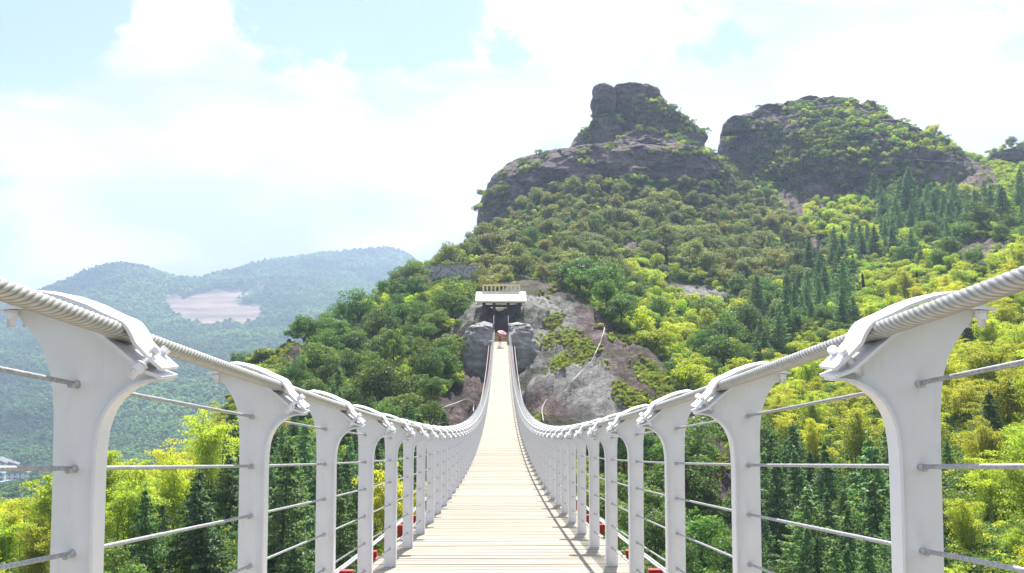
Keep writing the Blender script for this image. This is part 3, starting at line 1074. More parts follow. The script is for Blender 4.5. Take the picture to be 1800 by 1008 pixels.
# ------------------------------------------------------------------ pavilion, stairs, person
def build_pavilion():
    Dp = 114.0
    bx = lambda px: (px - 882) / 1440 * Dp
    bz = lambda py: (580 - py) / 1440 * Dp
    r = empty('pavilion', (0, Dp, bz(568)))
    tag(r, 'open pavilion with broad cream roof and brown columns beyond the bridge', 'pavilion')
    z0 = bz(568)
    zt = bz(531) - z0
    for yy in (0, 4.0):
        for px in (850.5, 868.5, 893.5, 913):
            MB().box(bx(px) - .2, bx(px) + .2, yy - .2, yy + .2, -0.8, zt, bevel=0.02).build('column', M['brown'], r)
    for yy in (0, 4.0):
        MB().box(bx(849), bx(914.5), yy - .1, yy + .1, zt - .62, zt - .38).build('lintel', M['brown'], r)
    MB().box(bx(848), bx(915.5), -.13, .13, zt - .16, zt + .06).build('eaves_beam', M['brown'], r)
    # roof: thick front and back slopes
    zr = bz(512.5) - z0
    ze = bz(532) - z0
    x0, x1 = bx(836.5), bx(924.5)
    for nm, sgn in (('roof_slope', -1), ('roof_slope', 1)):
        mb = MB()
        ya, yb = (-1.3, 1.55) if sgn < 0 else (5.3, 2.45)
        poly = [(ya, ze), (ya, ze + .16), (yb, zr), (yb, zr - .16)]
        bm = mb.bm
        A = [bm.verts.new((x0, p, q)) for p, q in poly]
        B = [bm.verts.new((x1, p, q)) for p, q in poly]
        bm.faces.new(A)
        bm.faces.new(B[::-1])
        for i in range(4):
            j = (i + 1) % 4
            bm.faces.new((A[i], B[i], B[j], A[j]))
        rf = mb.build(nm, M['cream'], r)
        # tile ribs down the slope
        if sgn < 0:
            nrm = Vector((0, -(zr - ze - .16), yb - ya)).normalized()
            rb = MB()
            for i in range(45):
                xx = x0 + 0.08 + (x1 - x0 - .16) * i / 44
                rb.tube([Vector((xx, ya - .01, ze + .165)) + nrm * 0.01, Vector((xx, yb, zr)) + nrm * 0.01], 0.028, 5)
            ro = rb.build('roof_rib', M['cream'], rf)
            tag(ro, kind='stuff')
    MB().box(x0 + .02, x1 - .02, -1.36, -1.303, ze - .05, ze + .17).build('fascia', M['yellow'], r)
    # ridge lantern: frame with nine openings
    l0, l1 = bx(848), bx(914.5)
    zl0, zl1 = zr - .05, bz(499.5) - z0
    yl = 1.62
    e = empty('ridge_lantern', (0, yl, 0))
    e.parent = r
    MB().box(l0, l1, -.07, .87, zl1 - .14, zl1 + .03).build('top_rail', M['yellow'], e)
    MB().box(l0, l1, -.07, .87, zl0, zl0 + .16).build('bottom_rail', M['yellow'], e)
    for i in range(10):
        xx = l0 + .07 + (l1 - l0 - .14) * i / 9
        MB().box(xx - .09, xx + .09, -.06, .06, zl0 + .16, zl1 - .14).build('mullion', M['yellow'], e)
        MB().box(xx - .09, xx + .09, .74, .86, zl0 + .16, zl1 - .14).build('mullion', M['yellow'], e)
    # long thin bracket rails on the front slope
    for f in (0.25, 0.62):
        yy = -1.3 + 2.85 * (1 - f)
        zz = ze + .16 + (zr - ze - .16) * (1 - f)
        MB().tube([(bx(850), yy - .03, zz + .07), (bx(912), yy - .03, zz + .07)], 0.022, 6).build('snow_rail', M['galv'], r)
    # floor slab
    MB().box(bx(845), bx(918), -.6, 4.6, -.28, 0).build('floor_slab', M['stone'], r)
    # white hanging poles of the bridge head
    for px in (868.3, 893.3):
        MB().tube([(bx(px), -1.4, -0.9), (bx(px), -1.4, 1.0)], 0.06, 8).build('rail_pole', M['white'], r)


build_pavilion()


def build_stairs():
    s = empty('lower_stairs', (0, DECK_END + 0.1, deck_z(DECK_END)))
    tag(s, 'dark timber steps rising from the bridge planks to the pavilion floor', 'stairs')
    z0 = deck_z(DECK_END)
    ztop = (580 - 568) / 1440 * 114
    n = 13
    for i in range(n):
        h = (ztop - z0) * (i + 1) / n
        y = 5.4 * i / n
        MB().box(-.95, .95, y, y + 5.4 / n, h - .12, h).build('step', M['brown' if i > 5 else 'tan'], s)
        MB().box(-.93, .93, y + .02, y + .05, h - (ztop - z0) / n, h - .12).build('riser', M['brown'], s)
    for sx in (-1, 1):
        MB().tube([(sx * .98, 0, .1), (sx * .98, 5.4, ztop - z0 + .1)], .07, 6).build('stringer', M['brown'], s)
    u = empty('upper_stairs', (0, 119, ztop))
    tag(u, 'long flight of grey stone steps climbing behind the pavilion', 'stairs')
    n = 15
    for i in range(n):
        MB().box(-.95 + .0, .95, .48 * i, .48 * (i + 1), -.4, .17 * (i + 1)).build('step', M['stone'], u)
    for sx in (-1.08, 1.08):
        mb = MB()
        bm = mb.bm
        poly = [(-.1, -.4), (-.1, .35), (7.3, 2.95), (7.3, -.4)]
        A = [bm.verts.new((sx - .1, p, q)) for p, q in poly]
        B = [bm.verts.new((sx + .1, p, q)) for p, q in poly]
        bm.faces.new(A)
        bm.faces.new(B[::-1])
        for i in range(4):
            j = (i + 1) % 4
            bm.faces.new((A[i], B[i], B[j], A[j]))
        mb.build('side_wall', M['stone'], u)


build_stairs()


def skin_body(name, joints, edges, radii, mat_, parent, sub=2):
    me = bpy.data.meshes.new(name)
    me.from_pydata([joints[k_] for k_ in joints], [(list(joints).index(a), list(joints).index(b)) for a, b in edges], [])
    o = link(name, me, None, parent)
    md = o.modifiers.new('skin', 'SKIN')
    md.use_smooth_shade = True
    for i, k_ in enumerate(joints):
        rr = radii[k_]
        me.skin_vertices[0].data[i].radius = rr if isinstance(rr, tuple) else (rr, rr)
    me.skin_vertices[0].data[0].use_root = True
    ms = o.modifiers.new('sub', 'SUBSURF')
    ms.levels = ms.render_levels = sub
    dg = bpy.context.evaluated_depsgraph_get()
    ev = o.evaluated_get(dg)
    m2 = bpy.data.meshes.new_from_object(ev)
    o.modifiers.clear()
    o.data = m2
    m2.materials.clear()
    m2.materials.append(mat_)
    m2.name = name
    return o


def build_person():
    y = 104.6
    p = empty('person', (-0.22, y, deck_z(y)))
    tag(p, 'person in dark top and shorts walking on the far planks under an umbrella', 'person')
    J = dict(pelvis=(0, 0, .92), waist=(0, 0, 1.08), chest=(0, -.01, 1.28), neck=(0, 0, 1.43), head=(0, -.02, 1.50), crown=(0, -.02, 1.62),
             hipl=(-.09, 0, .88), kneel=(-.11, -.06, .48), anklel=(-.12, .02, .09), toel=(-.13, -.13, .03),
             hipr=(.09, 0, .88), kneer=(.11, .02, .48), ankler=(.12, .12, .09), toer=(.13, -.02, .03),
             shl=(-.17, 0, 1.36), ell=(-.22, -.02, 1.10), wrl=(-.22, -.14, .90), hal=(-.22, -.17, .84),
             shr=(.17, 0, 1.36), elr=(.21, -.10, 1.14), wrr=(.15, -.24, 1.24), har=(.13, -.27, 1.29))
    rad = dict(pelvis=(.14, .10), waist=(.12, .09), chest=(.14, .10), neck=.05, head=.075, crown=.07, hipl=.085, kneel=.055, anklel=.035, toel=.03, hipr=.085, kneer=.055, ankler=.035, toer=.03,
               shl=.055, ell=.04, wrl=.027, hal=.03, shr=.055, elr=.04, wrr=.027, har=.03)
    E = [('pelvis', 'waist'), ('waist', 'chest'), ('chest', 'neck'), ('neck', 'head'), ('head', 'crown'), ('pelvis', 'hipl'), ('hipl', 'kneel'), ('kneel', 'anklel'), ('anklel', 'toel'), ('pelvis', 'hipr'), ('hipr', 'kneer'), ('kneer', 'ankler'), ('ankler', 'toer'),
         ('chest', 'shl'), ('shl', 'ell'), ('ell', 'wrl'), ('wrl', 'hal'), ('chest', 'shr'), ('shr', 'elr'), ('elr', 'wrr'), ('wrr', 'har')]
    body = skin_body('body', J, E, rad, M['skin'], p)
    # five fingers on each hand
    for hx, hy, hz, s in ((-.22, -.17, .84, -1), (.13, -.27, 1.29, 1)):
        for i in range(4):
            MB().tube([(hx + (i - 1.5) * .014, hy, hz - .02 * (s < 0)), (hx + (i - 1.5) * .016, hy - .03, hz - .04 * (s < 0) + .02 * (s > 0)), (hx + (i - 1.5) * .014, hy - .012, hz - .07 * (s < 0) + .01)], [.009, .008, .006], 6).build('finger', M['skin'], body)
        MB().tube([(hx + .03 * s, hy, hz), (hx + .045 * s, hy - .03, hz - .01)], [.010, .008], 6).build('thumb', M['skin'], body)
    T = {k_: J[k_] for k_ in ('pelvis', 'waist', 'chest', 'shl', 'ell', 'shr', 'elr')}
    T['ell'] = (-.205, -.01, 1.18)
    T['elr'] = (.20, -.06, 1.22)
    skin_body('shirt', T, [('pelvis', 'waist'), ('waist', 'chest'), ('chest', 'shl'), ('shl', 'ell'), ('chest', 'shr'), ('shr', 'elr')], dict(pelvis=(.155, .115), waist=(.14, .105), chest=(.155, .115), shl=.07, ell=.055, shr=.07, elr=.055), M['cloth_dark'], p)
    S = dict(pelvis=(0, 0, .93), hipl=(-.09, 0, .86), kl=(-.105, -.03, .62), hipr=(.09, 0, .86), kr=(.105, .01, .62))
    skin_body('shorts', S, [('pelvis', 'hipl'), ('hipl', 'kl'), ('pelvis', 'hipr'), ('hipr', 'kr')], dict(pelvis=(.15, .115), hipl=.10, kl=.08, hipr=.10, kr=.08), M['cloth_dark'], p)
    Hh = dict(a=(0, .015, 1.60), b=(0, .05, 1.52), c=(0, .06, 1.40))
    skin_body('hair', Hh, [('a', 'b'), ('b', 'c')], dict(a=.082, b=.085, c=.06), M['hair'], p)
    MB().tube([(-.12, .06, .02), (-.125, -.16, .02)], .045, 8).build('shoe', M['cloth_dark'], p)
    MB().tube([(.12, .16, .02), (.125, -.05, .02)], .045, 8).build('shoe', M['cloth_dark'], p)
    # umbrella held in the right hand
    um = empty('umbrella', (-0.22 + .13, y - .27, deck_z(y) + 1.29))
    um.rotation_euler = (R(18), R(16), 0)
    tag(um, 'open pink umbrella with a pale rim held over the person on the bridge', 'umbrella')
    MB().tube([(0, 0, -.12), (0, 0, .72)], .009, 8).build('shaft', M['galv'], um)
    MB().tube([(0, 0, -.20), (0, 0, -.11)], .018, 8).build('handle', M['brown'], um)
    for part, (r0, r1), mm in (('canopy', (0, .44), M['pink']), ('rim', (.44, .60), M['lilac'])):
        bm = bmesh.new()
        n = 32
        rings = []
        for rr in np.linspace(r0, r1, 6):
            ring = []
            for j in range(n):
                a_ = 2 * math.pi * j / n
                sc = 1 - .06 * abs(math.sin(4 * a_)) * (rr / .6)
                ring.append(bm.verts.new((rr * sc * math.cos(a_), rr * sc * math.sin(a_), .72 - .62 * rr * rr - .03 * abs(math.sin(4 * a_)) * rr)))
            rings.append(ring)
        for i in range(5):
            for j in range(n):
                if (rings[i][j].co - rings[i][(j + 1) % n].co).length < 1e-6:
                    bm.faces.new((rings[i][j], rings[i + 1][j], rings[i + 1][(j + 1) % n]))
                else:
                    bm.faces.new((rings[i][j], rings[i + 1][j], rings[i + 1][(j + 1) % n], rings[i][(j + 1) % n]))
        bmesh.ops.remove_doubles(bm, verts=bm.verts, dist=1e-5)
        me = bpy.data.meshes.new(part)
        bm.to_mesh(me)
        bm.free()
        o_ = link(part, me, mm, um)
        sd = o_.modifiers.new('thickness', 'SOLIDIFY')
        sd.thickness = .004
    for j in range(8):
        a_ = 2 * math.pi * j / 8
        MB().tube([(0, 0, .71), (.3 * math.cos(a_), .3 * math.sin(a_), .655), (.58 * math.cos(a_), .58 * math.sin(a_), .505)], .004, 5).build('rib', M['galv'], um)


build_person()


# retaining wall on the ridge
def wall_on_ground(name, pts, h, th, label):
    e = empty(name, pts[0])
    bm = bmesh.new()
    n = 24
    rows = []
    for i in range(n + 1):
        f = i / n
        p = Vector(pts[0]).lerp(Vector(pts[1]), f)
        top = p.z + .12 * math.sin(i * 1.7) * .6
        rows.append([bm.verts.new(q) for q in ((p.x, p.y - th / 2, p.z - h), (p.x, p.y - th / 2 + .15, top), (p.x, p.y + th / 2, top), (p.x, p.y + th / 2, p.z - h))])
    for i in range(n):
        for j in range(3):
            bm.faces.new((rows[i][j], rows[i + 1][j], rows[i + 1][j + 1], rows[i][j + 1]))
    bm.faces.new(rows[0])
    bm.faces.new(rows[-1][::-1])
    bmesh.ops.recalc_face_normals(bm, faces=bm.faces)
    me = bpy.data.meshes.new(name)
    bm.to_mesh(me)
    bm.free()
    bpy.data.objects.remove(e)
    o_ = link(name, me, M['wall'])
    tag(o_, label, 'wall')
    return o_


wall_on_ground('stone_wall', (W(705, 470, 164), W(838, 466, 170)), 4.5, 1.0, 'grey rubble retaining wall on the ridge left of and above the pavilion')


def hose(pts, r, label):
    P = []
    for (px, py), (qx, qy) in zip(pts[:-1], pts[1:]):
        for f in np.linspace(0, 1, 10, endpoint=False):
            P.append((px + (qx - px) * f, py + (qy - py) * f))
    P.append(pts[-1])
    out = []
    for px, py in P:
        h = BVH.ray_cast(Vector((0, 0, 0)), W(px, py, 100).normalized())
        if h[0] is not None:
            q = h[0] + h[1] * (r * 1.3)
            if not out or (q - out[-1]).length < 40:
                out.append(q + Vector((random.uniform(-.06, .06), 0, random.uniform(0, .08))))
    # relax
    for _ in range(2):
        out = [out[0]] + [(out[i - 1] + out[i] * 2 + out[i + 1]) / 4 for i in range(1, len(out) - 1)] + [out[-1]]
    out = [q + Vector((0, -0.35, 0.35)) for q in out]
    mb = MB()
    mb.tube(out, r, 6)
    o_ = mb.build('hose', M['hose'])
    tag(o_, label, 'hose')


hose([(1063, 582), (1056, 605), (1040, 640), (1015, 665), (985, 695), (960, 708), (952, 725), (954, 745)], 0.035, 'long white hose lying down the bare rock slope right of the bridge')
hose([(750, 737), (780, 722), (822, 706), (833, 712), (832, 728)], 0.05, 'thin white hose curving over the rock left of the bridge')
hose([(1590, 295), (1612, 278), (1650, 281), (1690, 283), (1760, 286)], 0.07, 'pale pipe running across the bare shoulder under the right-hand skyline')


# village and road in the valley
def road(name, pts, w):
    P = []
    for px, py in pts:
        h = BVH.ray_cast(Vector((0, 0, 0)), W(px, py, 100).normalized())
        if h[0] is not None:
            P.append(h[0])
    V, F = [], []
    Q = []
    for a_, b_ in zip(P[:-1], P[1:]):
        for f in np.linspace(0, 1, 8, endpoint=False):
            Q.append(a_.lerp(b_, f))
    Q.append(P[-1])
    for i, q in enumerate(Q):
        d = (Q[min(i + 1, len(Q) - 1)] - Q[max(i - 1, 0)])
        s = Vector((d.y, -d.x, 0)).normalized() * w / 2
        for sg in (-1, 1):
            x_, y_ = (q + s * sg).x, (q + s * sg).y
            V.append((x_, y_, q.z + 1.2))
        for sg in (-1, 1):
            x_, y_ = (q + s * sg).x, (q + s * sg).y
            V.append((x_, y_, q.z - 4))
    for i in range(len(Q) - 1):
        a_ = 4 * i
        b_ = a_ + 4
        F += [(a_, a_ + 1, b_ + 1, b_), (a_ + 2, b_ + 2, b_ + 3, a_ + 3), (a_, b_, b_ + 2, a_ + 2), (a_ + 1, a_ + 3, b_ + 3, b_ + 1)]
    me = bpy.data.meshes.new(name)
    me.from_pydata(V, [], F)
    o_ = link(name, me, M['asphalt'])
    tag(o_, kind='structure')


road('road', [(-10, 862), (10, 856), (30, 849), (60, 842)], 7)


def house(px, py, w, d, h, roof, label, rot=0.3):
    hh = BVH.ray_cast(Vector((0, 0, 0)), W(px, py, 100).normalized())
    if hh[0] is None:
        return
    e = empty('house', hh[0], rot)
    tag(e, label, 'house', 'houses in the valley')
    MB().box(-w / 2, w / 2, -d / 2, d / 2, -6, h).build('wall', M['plaster'], e)
    mb = MB()
    bm = mb.bm
    y0_, y1_ = -d / 2 - .5, d / 2 + .5
    poly = [(-w / 2 - .6, h), (0, h + w * .22), (w / 2 + .6, h), (w / 2 + .6, h - .3), (-w / 2 - .6, h - .3)]
    mb.prism(poly, y0_, y1_)
    mb.build('roof', M[roof], e)
    n = max(2, int(w / 4))
    for fl in range(int(h // 3)):
        for i in range(n):
            xx = -w / 2 + w * (i + .5) / n
            MB().box(xx - .7, xx + .7, -d / 2 - .06, -d / 2 + .05, fl * 3 + 1.0, fl * 3 + 2.4).build('window', M['darkglass'], e)
    MB().box(-.6, .6, -d / 2 - .07, -d / 2 + .04, 0, 2.1).build('door', M['brown'], e)


house(50, 838, 16, 10, 6, 'roofgrey', 'white farmhouse at the bend of the valley road, rightmost of the row', .2)
house(22, 858, 20, 9, 3.4, 'roofblue', 'low shed with blue sheet roof just below the valley road', -.3)
house(12, 826, 18, 12, 9, 'roofgrey', 'tall white house above the valley road at the left edge', .1)
house(32, 824, 14, 10, 6, 'roofgrey', 'white house with grey roof between the tall house and the woods', .4)
house(10, 840, 12, 9, 6, 'roofblue', 'small blue-roofed house by the road at the left edge', .4)


# ------------------------------------------------------------------ trees
def leaf_quads(cent, size, rng, up_bias=0.0, aspect=0.55, normals=None):
    """two-triangle leaves at the given centres, random attitude; returns verts (n*4,3)"""
    n = len(cent)
    a = rng.normal(size=(n, 3))
    if normals is not None:
        a = a * 0.75 + normals
    a[:, 2] += up_bias
    a /= np.linalg.norm(a, axis=1, keepdims=True)
    b = np.cross(a, rng.normal(size=(n, 3)))
    b /= np.maximum(np.linalg.norm(b, axis=1, keepdims=True), 1e-6)
    c = np.cross(a, b)
    s = size * rng.uniform(0.6, 1.3, size=(n, 1))
    b, c = b * s * 0.5, c * s * 0.5 * aspect
    fold = a * s * 0.12
    V = np.stack([cent - b, cent - c + fold, cent + b, cent + c + fold], 1)
    return V.reshape(-1, 3)


def quads_mesh(name, V, m_):
    n = len(V) // 4
    me = np_mesh(name, V, np.arange(n * 4).reshape(n, 4))
    me.materials.append(m_)
    return me


def broad_crown(seed, nleaf, leaf, m_, h=6.0, w=5.0, lobes=26, low=0.22, flat=1.0):
    """crown of a broad tree: lobes scattered over an uneven ellipsoid, leaves concentrated on the outside of each lobe"""
    rng = np.random.default_rng(seed)
    d = rng.normal(size=(lobes, 3))
    d /= np.linalg.norm(d, axis=1, keepdims=True)
    d[:, 2] = np.abs(d[:, 2]) * 1.25 - 0.4
    rad = rng.uniform(0.55, 1.0, size=(lobes, 1))
    cz = h * (low + (1 - low) / 2)
    Cn = d * rad * np.array([w / 2 * .78 * rng.uniform(.8, 1.25), w / 2 * .78 * rng.uniform(.8, 1.25), h * (1 - low) / 2 * .85])
    Cn += rng.normal(size=(lobes, 3)) * w * .05
    Cn[:, 2] += cz
    lr = (0.10 + 0.26 * rng.uniform(0, 1, size=lobes) ** 1.6) * w * 0.62
    per = np.maximum((nleaf * lr ** 2 / (lr ** 2).sum()).astype(int), 5)
    cs, ns = [], []
    for i in range(lobes):
        q = rng.normal(size=(per[i], 3))
        q /= np.linalg.norm(q, axis=1, keepdims=True)
        rr = lr[i] * rng.uniform(0.35, 1.0, size=(per[i], 1)) ** 0.45
        cs.append(Cn[i] + q * rr * np.array([1, 1, .72]))
        ns.append(q)
    cs, ns = np.concatenate(cs), np.concatenate(ns)
    k_ = cs[:, 2] > h * low * .5
    return quads_mesh('crown', leaf_quads(cs[k_], leaf, rng, 0.5, normals=ns[k_]), m_)


def broad_trunk(seed, h=6.0, w=5.0):
    rnd = random.Random(seed)
    mb = MB()
    top = Vector((rnd.uniform(-.2, .2), rnd.uniform(-.2, .2), h * .45))
    mb.tube([(0, 0, -1.2), (0, 0, 0), top * .5, top], [.17, .15, .12, .09], 7)
    for i in range(6):
        a_ = rnd.uniform(0, 6.28)
        e = top + Vector((math.cos(a_) * w * .28, math.sin(a_) * w * .28, h * rnd.uniform(.15, .4)))
        s = top * rnd.uniform(.6, 1)
        mb.tube([s, s.lerp(e, .5) + Vector((0, 0, .2)), e], [.07, .05, .02], 5)
    me = mb.mesh('trunk')
    me.materials.append(M['bark'])
    return me


def conifer_crown(seed, nleaf, leaf, m_, h=9.0, w=3.6):
    rng = np.random.default_rng(seed)
    cs, ns = [], []
    tiers = 26
    for t_ in range(tiers):
        f = (t_ + rng.uniform(-.3, .3)) / tiers
        z = h * (0.10 + 0.88 * f)
        L = w / 2 * (1 - f) ** 0.8 * rng.uniform(.75, 1.12) + 0.12
        nb = int(7 - 3 * f)
        a0 = rng.uniform(0, 6.28)
        for b_ in range(nb):
            a_ = a0 + b_ * 2 * math.pi / nb + rng.uniform(-.35, .35)
            Lb = L * rng.uniform(.65, 1.15)
            m = max(int(nleaf / (tiers * 5.2) * (Lb / (w / 2) + .25) * 1.5), 4)
            u = rng.uniform(0.1, 1, size=m) ** 0.8
            side = rng.normal(size=m) * 0.16 * Lb * (1.1 - u)
            x_ = np.cos(a_) * u * Lb - np.sin(a_) * side
            y_ = np.sin(a_) * u * Lb + np.cos(a_) * side
            z_ = z - 0.22 * Lb * u + 0.16 * Lb * u ** 3 + rng.normal(size=m) * 0.07
            cs.append(np.stack([x_, y_, z_], 1))
            ns.append(np.stack([np.cos(a_) * u * .4, np.sin(a_) * u * .4, np.full(m, .7)], 1))
    # leader
    m = 30
    cs.append(np.stack([rng.normal(size=m) * .06, rng.normal(size=m) * .06, h * rng.uniform(.93, 1.03, size=m)], 1))
    ns.append(np.tile([0, 0, 1.0], (m, 1)))
    cs, ns = np.concatenate(cs), np.concatenate(ns)
    return quads_mesh('crown', leaf_quads(cs, leaf, rng, 0.0, 0.42, ns), m_)


def conifer_trunk(h=9.0):
    mb = MB()
    mb.tube([(0, 0, -1.5), (0, 0, 0), (0.03, 0, h * .5), (0, 0.02, h * .95)], [.17, .15, .09, .02], 7)
    me = mb.mesh('trunk')
    me.materials.append(M['bark'])
    return me


def bamboo_crown(seed, nleaf, leaf, m_, h=7.0, spread=2.6, culms=13):
    """arching culms, foliage in drooping plumes"""
    rng = np.random.default_rng(seed)
    cs, ns = [], []
    lines = []
    for c_ in range(culms):
        a_ = rng.uniform(0, 6.28)
        b0 = np.array([rng.normal() * .4, rng.normal() * .4, 0])
        out = rng.uniform(.25, 1.0) * spread * .62
        hh = h * rng.uniform(.68, 1.0)
        t_ = np.linspace(0, 1, 14)
        line = np.stack([b0[0] + np.cos(a_) * out * t_ ** 2.2, b0[1] + np.sin(a_) * out * t_ ** 2.2, hh * (1 - (1 - t_) ** 1.35) - 0.75 * out * t_ ** 5], 1)
        lines.append(line)
        npl = 15
        for p_ in range(npl):
            f = 0.26 + 0.74 * (p_ + rng.uniform()) / npl
            i = f * 13
            k0 = min(int(i), 12)
            p0 = line[k0] + (line[k0 + 1] - line[k0]) * (i - k0)
            ba = rng.uniform(0, 6.28)
            bl = (1.25 - f * .65) * rng.uniform(.5, 1.0) * spread / 2.6
            m = max(int(nleaf / (culms * npl)), 6)
            u = rng.uniform(0, 1, size=m)
            sp_ = .16 + .2 * np.sin(u * math.pi)
            x_ = p0[0] + np.cos(ba) * bl * u + rng.normal(size=m) * sp_ * .6
            y_ = p0[1] + np.sin(ba) * bl * u + rng.normal(size=m) * sp_ * .6
            z_ = p0[2] + .28 * bl * np.sin(u * 2.2) - .35 * bl * u ** 2 - np.abs(rng.normal(size=m)) * .13
            cs.append(np.stack([x_, y_, z_], 1))
            ns.append(np.tile([0.2 * np.cos(ba), .2 * np.sin(ba), .7], (m, 1)))
    cs, ns = np.concatenate(cs), np.concatenate(ns)
    return quads_mesh('crown', leaf_quads(cs, leaf, rng, 0.0, 0.35, ns), m_), lines


def bamboo_culms(lines):
    mb = MB()
    for l_ in lines:
        p = [Vector(l_[0]) - Vector((0, 0, 1.0))] + [Vector(q) for q in l_[::3]]
        mb.tube(p, [.045] + [.04 - .028 * i / len(p) for i in range(len(p) - 1)], 5)
    me = mb.mesh('culms')
    me.materials.append(M['culm'])
    return me


def grass_clump(seed, n, m_, h=0.6, w=0.8):
    rng = np.random.default_rng(seed)
    a_ = rng.uniform(0, 6.28, n)
    r0 = rng.uniform(0, 1, n) ** .5 * w * .3
    base = np.stack([np.cos(a_) * r0, np.sin(a_) * r0, np.full(n, -.05)], 1)
    L = h * rng.uniform(.5, 1.15, n)
    out = np.stack([np.cos(a_ + rng.normal(size=n) * .5), np.sin(a_ + rng.normal(size=n) * .5), np.zeros(n)], 1)
    lean = rng.uniform(.1, .5, n)[:, None] * L[:, None]
    mid = base + out * lean * .4 + np.array([0, 0, 1]) * L[:, None] * .6
    tip = base + out * lean * 1.0 + np.array([0, 0, 1]) * L[:, None] * 1.0
    side = np.cross(out, [0, 0, 1.0]) * .02
    V = np.stack([base - side, base + side, mid + side * 1.4, tip], 1)
    V2 = np.stack([mid - side * 1.2, base - side, mid + side, tip], 1)
    return quads_mesh('grass_tuft', np.concatenate([V, V2]).reshape(-1, 3), m_)


SPEC = {}
SPEC['olive'] = dict(base_h=6.0, variants=[(broad_crown(100 + i, 4200, .27, M['olive'], 6, 5.8, 40, low=.08), broad_trunk(i, 6, 6)) for i in range(8)])
SPEC['green'] = dict(base_h=6.0, variants=[(broad_crown(200 + i, 4400, .24, M['green'], 6, 5.4, 36, low=.08), broad_trunk(20 + i, 6, 5.6)) for i in range(8)])
SPEC['bright'] = dict(base_h=3.0, variants=[(broad_crown(300 + i, 2400, .20, M['bright'], 3, 3.9, 22, low=.05), broad_trunk(40 + i, 2.6, 2.6)) for i in range(8)])
SPEC['conifer'] = dict(base_h=9.0, variants=[(conifer_crown(400 + i, 6500, .30, M['conifer'], 9, 5.4), conifer_trunk(9)) for i in range(8)])
bb = [bamboo_crown(500 + i, 10000, .17, M['bamboo'], 7, 3.4, 15) for i in range(5)]
SPEC['bamboo'] = dict(base_h=7.0, variants=[(c_, bamboo_culms(l_)) for c_, l_ in bb])
SPEC['cypress'] = dict(base_h=6.0, variants=[(conifer_crown(600, 3200, .22, M['cypress'], 6, .95), conifer_trunk(6))])

